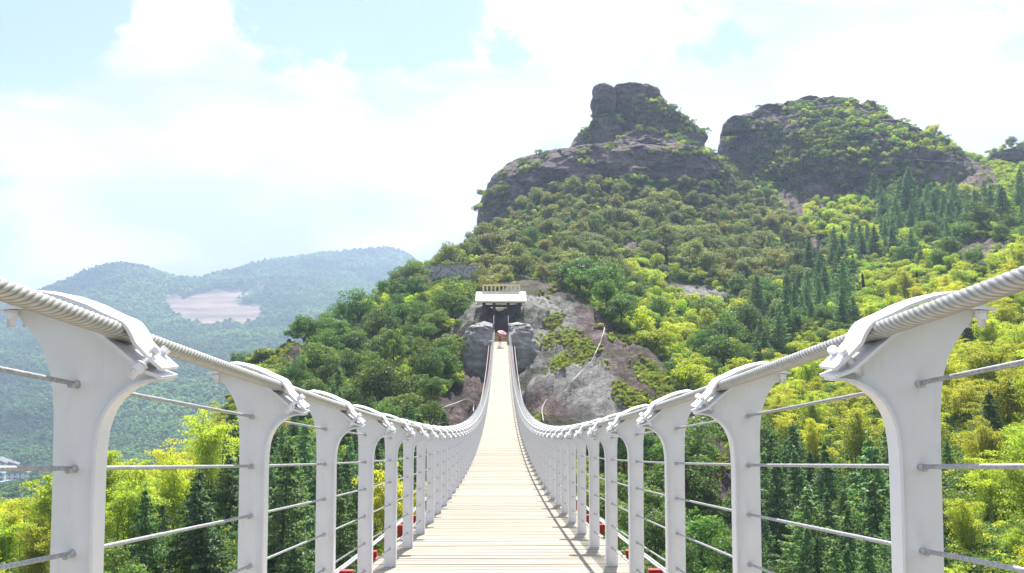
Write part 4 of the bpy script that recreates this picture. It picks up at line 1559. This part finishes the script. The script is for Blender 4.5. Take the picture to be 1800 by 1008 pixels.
# what grows where, in the photograph: (cx, cy, rx, ry, kind, weight)
ZONES = [
    (1080, 375, 330, 75, 'olive', 1.6), (800, 430, 110, 50, 'olive', 1.5), (900, 470, 110, 40, 'olive', 1.2), (1330, 430, 100, 80, 'olive', 1.0), (1200, 350, 150, 50, 'olive', 1.3), (660, 470, 40, 40, 'olive', .9),
    (1000, 385, 70, 22, 'green', 1.3), (960, 430, 80, 30, 'green', .9), (1040, 510, 60, 40, 'green', 1.4), (930, 500, 25, 22, 'green', 1.4),
    (1080, 560, 120, 40, 'green', .9), (1180, 600, 80, 40, 'bright', 1.0), (1100, 590, 60, 40, 'bright', 1.2), (1180, 660, 90, 50, 'bright', 1.4), (1230, 540, 100, 60, 'bright', 1.0), (1180, 460, 110, 45, 'bright', 1.0), (1130, 430, 80, 25, 'bright', .5), (1280, 600, 60, 60, 'green', 1.1), (1330, 520, 60, 60, 'green', .8),
    (1400, 540, 90, 90, 'conifer', 1.0), (1470, 480, 80, 60, 'conifer', .9), (1680, 370, 170, 40, 'conifer', 1.15), (1700, 390, 160, 60, 'green', .7), (1640, 400, 60, 20, 'bright', .7), (1780, 380, 50, 30, 'bright', .8), (1560, 410, 90, 50, 'conifer', 1.0), (1330, 600, 60, 60, 'conifer', .5), (1420, 560, 120, 100, 'green', .75), (1500, 520, 70, 40, 'bright', .9), (1420, 600, 70, 30, 'bright', .8), (1600, 400, 150, 60, 'green', .6), (1280, 440, 70, 60, 'conifer', .25),
    (1560, 280, 90, 22, 'bright', 2.4), (1640, 265, 60, 16, 'bright', 2.2), (1480, 370, 60, 35, 'bright', 1.8), (1500, 420, 60, 40, 'bright', 1.0), (1740, 300, 60, 30, 'bright', 1.4), (1620, 470, 120, 36, 'bright', 1.8), (1720, 420, 100, 25, 'green', 1.2), (1780, 340, 30, 40, 'bright', 1.2),
    (1420, 210, 60, 40, 'green', 1.0), (1440, 270, 100, 50, 'green', 1.0), (1320, 280, 60, 40, 'green', 1.2), (1370, 330, 60, 40, 'green', 1.0), (1230, 285, 50, 22, 'green', 1.0), (1290, 300, 70, 30, 'green', 1.1),
    (1560, 640, 120, 60, 'bamboo', 1.5), (1450, 680, 80, 60, 'bamboo', 1.6), (1480, 750, 110, 50, 'bamboo', 1.5), (1720, 660, 110, 120, 'bamboo', 1.7), (1730, 830, 90, 120, 'bamboo', 1.5), (1760, 520, 60, 60, 'bamboo', 1.3), (1640, 520, 100, 30, 'bamboo', 1.0), (1480, 620, 100, 30, 'bamboo', 1.0),
    (1470, 890, 110, 90, 'conifer', 1.9), (1400, 860, 60, 100, 'conifer', 1.2), (1590, 900, 60, 90, 'conifer', .9), (1220, 880, 90, 110, 'green', 1.6), (1180, 800, 60, 50, 'green', 1.2), (1330, 790, 50, 60, 'green', .8), (1290, 700, 40, 60, 'bright', .8),
    # left of the bridge
    (640, 740, 90, 60, 'conifer', 1.4), (540, 640, 70, 50, 'green', 1.5), (730, 680, 60, 60, 'green', 1.2), (620, 640, 90, 50, 'green', 1.0), (740, 740, 50, 40, 'conifer', 1.0), (760, 620, 60, 30, 'green', .8), (820, 640, 20, 30, 'olive', 1.1),
    (680, 520, 60, 40, 'bright', .85), (640, 570, 60, 40, 'green', 1.1), (740, 540, 70, 50, 'green', 1.2), (800, 500, 40, 26, 'bright', 1.4), (730, 480, 60, 20, 'green', .8), (560, 600, 60, 30, 'green', 1.1), (570, 570, 30, 30, 'green', 1.0), (800, 560, 40, 26, 'green', .9), (720, 590, 50, 20, 'bright', .6),
    (450, 900, 140, 110, 'conifer', 2.0), (330, 770, 120, 60, 'bamboo', 2.2), (600, 860, 90, 80, 'conifer', 1.4), (300, 940, 70, 60, 'conifer', 1.3), (680, 830, 80, 60, 'conifer', 1.1), (560, 980, 90, 40, 'green', .9), (640, 960, 80, 40, 'bright', .6),
    (260, 790, 120, 70, 'bamboo', 2.0), (370, 750, 60, 40, 'bamboo', 1.2), (60, 930, 110, 80, 'bamboo', 1.7), (150, 880, 90, 60, 'bamboo', 1.2), (250, 1000, 60, 40, 'green', .7), (440, 1010, 90, 30, 'bright', .6),
    (-100, 900, 120, 120, 'bamboo', 1.0), (1720, 760, 110, 40, 'conifer', .9), (1700, 560, 60, 40, 'green', 1.0), (1760, 620, 60, 50, 'conifer', .8), (1600, 760, 60, 50, 'green', 1.0), (1700, 930, 90, 50, 'green', 1.0), (1950, 600, 120, 200, 'bamboo', 1.0), (1950, 300, 120, 100, 'green', 1.0), (150, 1050, 200, 60, 'green', .8),
]
SLOPEG = [(985, 598, 42, 16, -10), (1035, 622, 40, 13, 30), (1005, 642, 40, 14), (1110, 700, 55, 11, 32), (1165, 672, 60, 20, 30), (985, 742, 70, 18), (970, 565, 24, 8), (960, 690, 14, 8), (1195, 720, 40, 14, 30), (1240, 800, 40, 18, 40), (470, 640, 60, 14, -38), (480, 655, 40, 14, -30), (800, 620, 30, 16), (1060, 770, 50, 18)]
NOTREE = [(1100, 690, 100, 70, 42), (485, 640, 60, 48), (1000, 745, 95, 60), (955, 690, 60, 90), (620, 950, 40, 40), (1280, 870, 40, 40, 40)]
GREENP = [(1030, 232, 20, 26, -40), (1110, 150, 34, 7), (1142, 186, 38, 13, 12), (1102, 215, 10, 30, 20), (1205, 222, 16, 8), (932, 292, 24, 9), (1037, 284, 14, 8), (1180, 268, 40, 12), (1050, 262, 60, 6), (880, 300, 14, 14),
          (1450, 192, 66, 18, 8), (1520, 190, 40, 9), (1390, 232, 55, 18), (1430, 262, 60, 34, 30), (1298, 238, 16, 22), (1360, 284, 44, 28), (1478, 232, 38, 30), (1395, 305, 28, 24), (1300, 290, 50, 18), (1490, 272, 30, 14), (1330, 215, 30, 8)]
HGT = dict(olive=(3.8, 6.6), green=(3.8, 6.8), bright=(2.4, 4.2), conifer=(6.5, 10.5), bamboo=(5.0, 7.8))
RAD = dict(olive=.36, green=.38, bright=.50, conifer=.23, bamboo=.28)


def scatter():
    cell = 2.2
    gx = np.arange(-140, 330, cell)
    gy = np.arange(34, 372, cell)
    X, Y = np.meshgrid(gx, gy)
    X = (X + RNG.uniform(-.5, .5, X.shape) * cell).ravel()
    Y = (Y + RNG.uniform(-.5, .5, Y.shape) * cell).ravel()
    order = RNG.permutation(len(X))
    X, Y = X[order], Y[order]
    Z = base_height(X, Y)
    px, py = to_px(X, Y, Z)
    ok = (px > -150) & (px < 1980) & (py > 140) & (py < 1180) & ~((np.abs(X) < 5.5) & (Y < 124))
    ok &= ~((np.abs(X) < 6.5) & (Y > 105) & (Y < 130))
    X, Y, Z = X[ok], Y[ok], Z[ok]
    grid = {}
    out = []
    for x, y in zip(X, Y):
        z, nrm = ground(x, y)
        if z is None:
            continue
        x_, y_, z_ = float(x), float(y), float(z)
        mx, my = to_px(x_, y_, z_ + 3.0)
        # rocks stay bare
        rk = float(blobs(np.array([mx + 3 * 1440 / y_ * 0]), np.array([to_px(x_, y_, z_)[1]]), ROCKS)[0])
        steep = nrm.z < 0.42
        bx_, by_ = to_px(x_, y_, z_)
        if float(blobs(np.array([bx_]), np.array([by_]), NOTREE)[0]) > .5:
            continue
        sc = [(w_ * math.exp(-(((mx - cx) / rx) ** 2 + ((my - cy_) / ry) ** 2)), kd) for cx, cy_, rx, ry, kd, w_ in ZONES]
        tot = {}
        for s, kd in sc:
            tot[kd] = tot.get(kd, 0) + s
        mxs = max(tot.values())
        p = {kd: (v + 0.02) ** 2.6 for kd, v in tot.items()}
        r_ = random.random() * sum(p.values())
        kind = 'green'
        for kd, v in p.items():
            r_ -= v
            if r_ <= 0:
                kind = kd
                break
        lo, hi = HGT[kind]
        h = random.uniform(lo, hi) * random.choice((.62, .8, .95, 1, 1.25))
        if kind == 'conifer' and my < 262:
            kind = 'bright'
            h = random.uniform(2.4, 4)
        if rk > .3 and y_ < 135 and 760 < mx < 1300:
            continue
        lush = min(((mx - 1570) / 105) ** 2 + ((my - 278) / 26) ** 2, ((mx - 1480) / 62) ** 2 + ((my - 372) / 36) ** 2)
        if lush < 1:
            kind = 'bright'
            h = random.uniform(2.6, 4.6)
            steep = False
            rk = 0
        onrock = lush >= 1 and ((1000 < mx < 1262 and my < 268) or (860 < mx < 1262 and my < 300) or (1262 < mx < 1545 and my < 332) or (1545 <= mx < 1640 and my < 250))
        if onrock and (mx < 1262 or float(blobs(np.array([mx]), np.array([my]), GREENP)[0]) < .3):
            continue
        if onrock:
            kind = 'green' if random.random() < .6 else 'bright'
            h = random.uniform(1.5, 2.8)
        elif rk > 0.35 or steep:
            if random.random() > (0.10 if y_ > 200 else 0.03) or steep and random.random() > .3:
                continue
            kind = 'green' if random.random() < .6 else 'bright'
            h = random.uniform(1.4, 2.8)
        if y_ > 255 and my < 330 and kind in ('green', 'bright'):
            h *= .72
        if y_ < 45:
            h *= .75
        if kind == 'conifer' and y_ < 85:
            h *= .72
        if kind == 'conifer' and mx < 400 and y_ > 52:
            kind = 'bamboo'
            h = random.uniform(6.5, 8.6)
        rad = h * RAD[kind] * (1.0 if y_ < 200 else 1.1) + .25
        c0, c1 = int(x_ // 4), int(y_ // 4)
        bad = False
        for i in range(c0 - 1, c0 + 2):
            for j in range(c1 - 1, c1 + 2):
                for (a_, b_, rr) in grid.get((i, j), ()):
                    if (a_ - x_) ** 2 + (b_ - y_) ** 2 < ((rr + rad) * .74) ** 2:
                        bad = True
                        break
                if bad:
                    break
            if bad:
                break
        if bad:
            continue
        # keep crowns off the walkway
        if abs(x_) < 2.2 + rad and y_ < 112 and z_ + h > deck_z(y_) - 1:
            continue
        # keep the pavilion and wall in view
        qx0, qy0 = to_px(x_, y_, z_ + h)
        qx1, qy1 = to_px(x_, y_, z_)
        hw = rad * 1440 / y_
        if y_ < 118 and qx0 + hw > 822 and qx0 - hw < 940 and qy0 < 680:
            continue
        if y_ < 170 and 745 < qx0 < 838 and qy0 < 490 and y_ > 120:
            continue
        if y_ < 295 and qx0 + hw > 850 and qx0 - hw < 1300 and qy0 < 300:
            continue
        grid.setdefault((c0, c1), []).append((x_, y_, rad))
        vis = seen(x_, y_, z_ + h * .75)
        on = -120 < qx0 + hw and qx0 - hw < 1850 and qy1 > 0 and qy0 < 1030
        out.append(dict(x=x_, y=y_, z=z_, h=h, kind=kind, px=(qx0 + qx1) / 2, py=(qy0 * .6 + qy1 * .4), vis=vis and on and 0 < qx0 < 1800 and qy0 < 1008, size=h * 1440 / y_))
    return out


trees = scatter()
# the few narrow dark cypresses
for px, py, D, h in [(1173, 480, 160, 5.6), (1273, 462, 170, 4.4), (1524, 525, 128, 4.6), (1618, 520, 122, 4.2), (1207, 430, 190, 3.6)]:
    w = W(px, py, D)
    hit = BVH.ray_cast(Vector((0, 0, 0)), w.normalized())
    if hit[0] is not None:
        q = hit[0]
        trees.append(dict(x=q.x, y=q.y, z=q.z, h=h * q.y / D, kind='cypress', px=px, py=py - 15, vis=True, size=h * 1440 / D))
# skyline trees left of the summit, silhouetted against the sky
ANCH = [
    (760, 425, 'on the skyline left of the rock cliff'), (690, 480, 'at the left end of the ridge'), (790, 470, 'behind the grey retaining wall'), (620, 530, 'on the outer left shoulder'),
    (680, 540, 'on the slope left of the pavilion'), (760, 540, 'just below the retaining wall'), (800, 590, 'beside the left rock abutment'), (560, 600, 'on the tip of the left spur'),
    (620, 660, 'on the lower left spur'), (720, 660, 'in the wood left of the bridge'), (690, 730, 'behind the left railing midway'), (560, 720, 'below the left spur'),
    (450, 800, 'behind the second left post'), (330, 760, 'between the two nearest left posts'), (230, 820, 'right of the nearest left post'), (60, 900, 'at left edge beside the nearest post'),
    (370, 900, 'low between the two nearest left posts'), (520, 900, 'behind the third left post'), (620, 880, 'behind the fourth left post'), (700, 850, 'near the gorge bottom left'), (250, 970, 'in the lower left corner'),
    (930, 480, 'just behind the pavilion'), (920, 400, 'under the long rock cliff'), (1020, 380, 'midway under the rock tower'), (1140, 350, 'right under the rock tower'), (1250, 360, 'under the notch between the peaks'),
    (1040, 440, 'above the pale round bushes'), (1050, 510, 'at the top of the bare slope'), (1130, 560, 'along the bare slope rim'), (1160, 640, 'low beside the bare slope'), (1170, 440, 'by the tall cypress'), (1250, 480, 'right of the tall cypress'),
    (1240, 560, 'in the middle of the right hillside'), (1330, 440, 'at the foot of the right peak'), (1350, 540, 'in the conifer belt'), (1330, 620, 'above the right handrail'), (1300, 290, 'left at the right peak'), (1400, 220, 'on top of the right peak'),
    (1420, 300, 'on the face of the right peak'), (1500, 260, 'on the peak\'s right shoulder'), (1600, 270, 'along the right-hand skyline'), (1740, 310, 'near the pale pipe'), (1480, 400, 'beside the bright mid-slope bushes'), (1580, 380, 'below the skyline bushes at right'),
    (1700, 380, 'in the dark stand at upper right'), (1470, 500, 'above the second right post'), (1620, 480, 'above the nearest right post'), (1760, 450, 'at right edge above the cable'), (1420, 640, 'behind the second right post'), (1480, 730, 'between the two nearest right posts'),
    (1560, 620, 'just left of the nearest right post'), (1740, 620, 'right of the nearest right post'), (1740, 780, 'at right edge halfway down'), (1740, 940, 'in the lower right corner'), (1440, 870, 'low between the two nearest right posts'), (1530, 950, 'low left of the nearest right post'),
    (1240, 820, 'behind the third right post'), (1180, 900, 'behind the fourth right post'), (1260, 700, 'under the right handrail midway'), (1240, 960, 'near the gorge bottom right'), (1350, 760, 'beside the second right post'),
]
ORD = ['zeroth', 'first', 'second', 'third', 'fourth', 'fifth', 'sixth', 'seventh', 'eighth', 'ninth', 'tenth', 'eleventh', 'twelfth', 'thirteenth', 'fourteenth', 'fifteenth', 'sixteenth', 'seventeenth', 'eighteenth', 'nineteenth', 'twentieth']
DESC = dict(olive=('broadleaf_tree', 'olive tree-crown', 'tree', 'olive-brown broadleaf trees on the hill'),
            green=('green_tree', 'green leafy tree', 'tree', 'green leafy trees on the hill'),
            bright=('bright_shrub', 'yellow-green bush', 'bush', 'yellow-green bushes on the hill'),
            conifer=('conifer_tree', 'dark conifer', 'conifer', 'dark conifers on the hillsides'),
            bamboo=('bamboo_clump', 'yellow-green bamboo', 'bamboo', 'bamboo clumps beside the bridge'),
            cypress=('cypress_tree', 'narrow dark cypress', 'cypress', 'narrow cypresses among the bushes'))
DESC['olive'] = ('broadleaf_tree', 'olive-brown tree', 'tree', 'olive-brown broadleaf trees on the hill')


def gn_instances(name, srcs, pts, mat_sources=True):
    """one 'stuff' object: points that carry copies of an existing crown (geometry nodes)"""
    obs = []
    for vi, src in enumerate(srcs):
        sel = [p for p in pts if p[5] % len(srcs) == vi]
        if not sel:
            continue
        me = bpy.data.meshes.new(name)
        me.vertices.add(len(sel))
        me.vertices.foreach_set('co', np.array([p[:3] for p in sel], dtype=np.float32).ravel())
        a1 = me.attributes.new('size', 'FLOAT', 'POINT')
        a1.data.foreach_set('value', np.array([p[3] for p in sel], dtype=np.float32))
        a2 = me.attributes.new('turn', 'FLOAT', 'POINT')
        a2.data.foreach_set('value', np.array([p[4] for p in sel], dtype=np.float32))
        me.update()
        o_ = link(name, me)
        tag(o_, kind='stuff')
        ng = bpy.data.node_groups.new('scatter_' + name, 'GeometryNodeTree')
        ng.interface.new_socket('Geometry', in_out='INPUT', socket_type='NodeSocketGeometry')
        ng.interface.new_socket('Geometry', in_out='OUTPUT', socket_type='NodeSocketGeometry')
        gi, go = ng.nodes.new('NodeGroupInput'), ng.nodes.new('NodeGroupOutput')
        ip = ng.nodes.new('GeometryNodeInstanceOnPoints')
        oi = ng.nodes.new('GeometryNodeObjectInfo')
        oi.inputs['Object'].default_value = src
        oi.transform_space = 'ORIGINAL'
        na = ng.nodes.new('GeometryNodeInputNamedAttribute')
        na.data_type = 'FLOAT'
        na.inputs['Name'].default_value = 'size'
        nt = ng.nodes.new('GeometryNodeInputNamedAttribute')
        nt.data_type = 'FLOAT'
        nt.inputs['Name'].default_value = 'turn'
        cx_ = ng.nodes.new('ShaderNodeCombineXYZ')
        ng.links.new(nt.outputs[0], cx_.inputs['Z'])
        ng.links.new(gi.outputs[0], ip.inputs['Points'])
        ng.links.new(oi.outputs['Geometry'], ip.inputs['Instance'])
        ng.links.new(na.outputs[0], ip.inputs['Scale'])
        ng.links.new(cx_.outputs[0], ip.inputs['Rotation'])
        ng.links.new(ip.outputs[0], go.inputs[0])
        md = o_.modifiers.new('scatter', 'NODES')
        md.node_group = ng
        obs.append(o_)
    return obs


def place_trees():
    crown_src = {}
    for kind, S in SPEC.items():
        L = [t_ for t_ in trees if t_['kind'] == kind]
        vis = sorted([t_ for t_ in L if t_['vis']], key=lambda t_: -t_['size'])
        solo, rest = vis[:295], vis[295:] + [t_ for t_ in L if not t_['vis']]
        nm, word, cat, grp = DESC[kind]
        # labels: by landmark, then by row and order
        by = {}
        for t_ in solo:
            a_ = min(ANCH, key=lambda q: (q[0] - t_['px']) ** 2 + (q[1] - t_['py']) ** 2)
            by.setdefault(a_[2], []).append(t_)
        for ph, ts in by.items():
            ts.sort(key=lambda t_: t_['py'])
            nr = max(1, round(math.sqrt(len(ts)) * .8))
            per = math.ceil(len(ts) / nr)
            rows = [sorted(ts[i:i + per], key=lambda t_: t_['px']) for i in range(0, len(ts), per)]
            for ri, row in enumerate(rows):
                for ci, t_ in enumerate(row):
                    if len(ts) == 1:
                        lab = f'only {word} {ph}'
                    elif len(rows) == 1:
                        lab = f'{word} {ph}, {ORD[ci + 1]} from left'
                    else:
                        pos = f'{ORD[ci + 1]} from left' if len(row) > 1 else 'alone'
                        lab = f'{word} {ph}, {ORD[ri + 1]} row, {pos}'
                    t_['label'] = lab
        for t_ in solo:
            vi = random.randrange(len(S['variants']))
            cm, tm = S['variants'][vi]
            s = t_['h'] / S['base_h']
            e = empty(nm, (t_['x'], t_['y'], t_['z'] - .15), random.uniform(0, 6.28))
            e.scale = (s * random.uniform(.8, 1.3), s * random.uniform(.8, 1.3), s * random.uniform(.85, 1.1))
            e.rotation_euler.x = random.gauss(0, .04)
            e.rotation_euler.y = random.gauss(0, .04)
            tag(e, t_['label'], cat, grp if len(solo) > 1 else None)
            c_ = link('crown', cm, None, e)
            link('culms' if kind == 'bamboo' else 'trunk', tm, None, e)
            crown_src.setdefault(kind, {}).setdefault(vi, c_)
        if rest:
            srcs = list(crown_src[kind].values())
            pts = [(t_['x'], t_['y'], t_['z'] - .15, t_['h'] / S['base_h'], random.uniform(0, 6.28), random.randrange(100)) for t_ in rest]
            gn_instances({'olive': 'broadleaf_wood', 'green': 'green_wood', 'bright': 'shrub_cover', 'conifer': 'conifer_wood', 'bamboo': 'bamboo_grove', 'cypress': 'cypress_grove'}[kind], srcs, pts)
        print(kind, len(L), 'visible', len(vis), 'solo', len(solo))
    return crown_src


crown_src = place_trees()


# undergrowth between the trees, grass on the ledges, far forest: each one mass
def undergrowth():
    srcs_g = []
    for i in range(3):
        me = broad_crown(700 + i, 700, .17, M['green'] if i < 2 else M['bright'], 1.5, 2.3, 12, low=0.0)
        srcs_g.append(me)
    gr = [grass_clump(800 + i, 150, M['grass'], .55, 1.0) for i in range(3)]
    pts_s, pts_g = [], []
    n = 60000
    # even over the picture, so near and far ground get similar cover
    U = RNG.uniform(-40, 1840, n)
    V_ = RNG.uniform(170, 1040, n)
    for u, v in zip(U, V_):
        h = BVH.ray_cast(Vector((0, 0, 0)), W(u, v, 100).normalized(), 420)
        if h[0] is None or h[0].y > 390 or h[0].y < 25:
            continue
        q, nrm = h[0], h[1]
        if abs(q.x) < 2.6 and q.y < 118:
            continue
        qpx, qpy = to_px(q.x, q.y, q.z)
        rk = float(blobs(np.array([qpx]), np.array([qpy]), ROCKS)[0])
        pl = float(blobs(np.array([qpx]), np.array([qpy]), PALE)[0])
        cl = float(vnoise(q.x * .13, q.y * .13, q.z * .13) + .5 * vnoise(q.x * .4, q.y * .4, 3))
        s = random.uniform(.6, 1.25)
        gp = float(blobs(np.array([qpx + 6 * cl]), np.array([qpy + 4 * cl]), GREENP)[0]) if q.y > 240 else 0
        if gp > .7 and cl > -.05:
            for _ in range(3):
                pts_g.append((q.x + random.gauss(0, .8), q.y + random.gauss(0, .4), q.z - .2 + random.gauss(0, .3), s * random.uniform(.9, 1.8), random.uniform(0, 6.28), random.randrange(99)))
            if random.random() < .4:
                pts_s.append((q.x, q.y, q.z - .4, s * random.uniform(.8, 1.7), random.uniform(0, 6.28), random.randrange(99)))
            continue
        sg_ = float(blobs(np.array([qpx + 8 * cl]), np.array([qpy + 5 * cl]), SLOPEG)[0]) if q.y < 150 else 0
        if sg_ > .75 and cl > -.1:
            for _ in range(9):
                jx, jy = q.x + random.gauss(0, .6), q.y + random.gauss(0, .6)
                jz, _n = ground(jx, jy)
                if jz is not None and abs(jz - q.z) < 2:
                    pts_g.append((jx, jy, jz - .05, s * random.uniform(.22, .7), random.uniform(0, 6.28), random.randrange(99)))
            if random.random() < .06:
                pts_s.append((q.x, q.y, q.z - .2, s * .6, random.uniform(0, 6.28), random.randrange(99)))
            continue
        if rk > .3:
            if cl - pl * .5 > (.62 if q.y > 240 else .62) and nrm.z > .3:
                pts_g.append((q.x, q.y, q.z, s * random.uniform(.55, 1.15) * (1 + .6 * (q.y > 200)), random.uniform(0, 6.28), random.randrange(99)))
        elif nrm.z > .25:
            if random.random() < .22:
                pts_g.append((q.x, q.y, q.z, s * 1.8, random.uniform(0, 6.28), random.randrange(99)))
            else:
                pts_s.append((q.x, q.y, q.z - .1, s * .9 * (1 + .5 * (q.y > 180)), random.uniform(0, 6.28), random.randrange(99)))
    so = []
    for i, me in enumerate(srcs_g):
        # a real bush of each kind stands on the slope and serves as the pattern
        p = pts_s[i * 50]
        o_ = link('undergrowth', me, None, None, p[:3])
        tag(o_, kind='stuff')
        so.append(o_)
    gn_instances('undergrowth', so, pts_s)
    sg = []
    for i, me in enumerate(gr):
        p = pts_g[i * 50]
        o_ = link('grass', me, None, None, p[:3])
        tag(o_, kind='stuff')
        sg.append(o_)
    gn_instances('grass', sg, pts_g)
    print('undergrowth', len(pts_s), 'grass', len(pts_g))


undergrowth()


def far_forest():
    cs = []
    for i in range(3):
        me = broad_crown(900 + i, 360, 1.7, M['far'], 11, 10.5, 9, low=0.05)
        cs.append(me)
    pts = []
    n = 60000
    D = np.exp(RNG.uniform(math.log(380), math.log(2600), n))
    U = RNG.uniform(-60, 900, n)
    X = (U - 882) / 1440 * D
    Z = base_height(X, D)
    px, py = to_px(X, D, Z)
    bare = blobs(px, py, BARE)
    vil = blobs(px, py, [(25, 842, 50, 22)])
    for x, y, b_, v_ in zip(X, D, bare, vil):
        if b_ > .35 or v_ > .4:
            continue
        z, nrm = ground(float(x), float(y))
        if z is None:
            continue
        if v_ > 0.1 and random.random() < .7:
            continue
        pts.append((float(x), float(y), z - 1.0, random.uniform(.6, 1.25) * (0.75 if y < 900 else 1.0 + .25 * (y > 1500)), random.uniform(0, 6.28), random.randrange(99)))
    so = []
    for i, me in enumerate(cs):
        p = pts[i * 70]
        o_ = link('far_forest', me, None, None, p[:3])
        tag(o_, kind='stuff')
        so.append(o_)
    gn_instances('far_forest', so, pts)


far_forest()


# ------------------------------------------------------------------ haze
def haze():
    mb = MB()
    mb.box(-3000, 3000, -3000, 3000, -300, 560)
    m = bpy.data.materials.new('haze')
    m.use_nodes = True
    t = m.node_tree
    t.nodes.clear()
    out = N(t, 'ShaderNodeOutputMaterial')
    pv = N(t, 'ShaderNodeVolumePrincipled')
    pv.inputs['Color'].default_value = (0.56, 0.71, 1.0, 1)
    pv.inputs['Density'].default_value = 0.00034
    pv.inputs['Anisotropy'].default_value = 0.25
    t.links.new(pv.outputs[0], out.inputs['Volume'])
    o_ = mb.build('haze', m)
    tag(o_, kind='stuff')


haze()
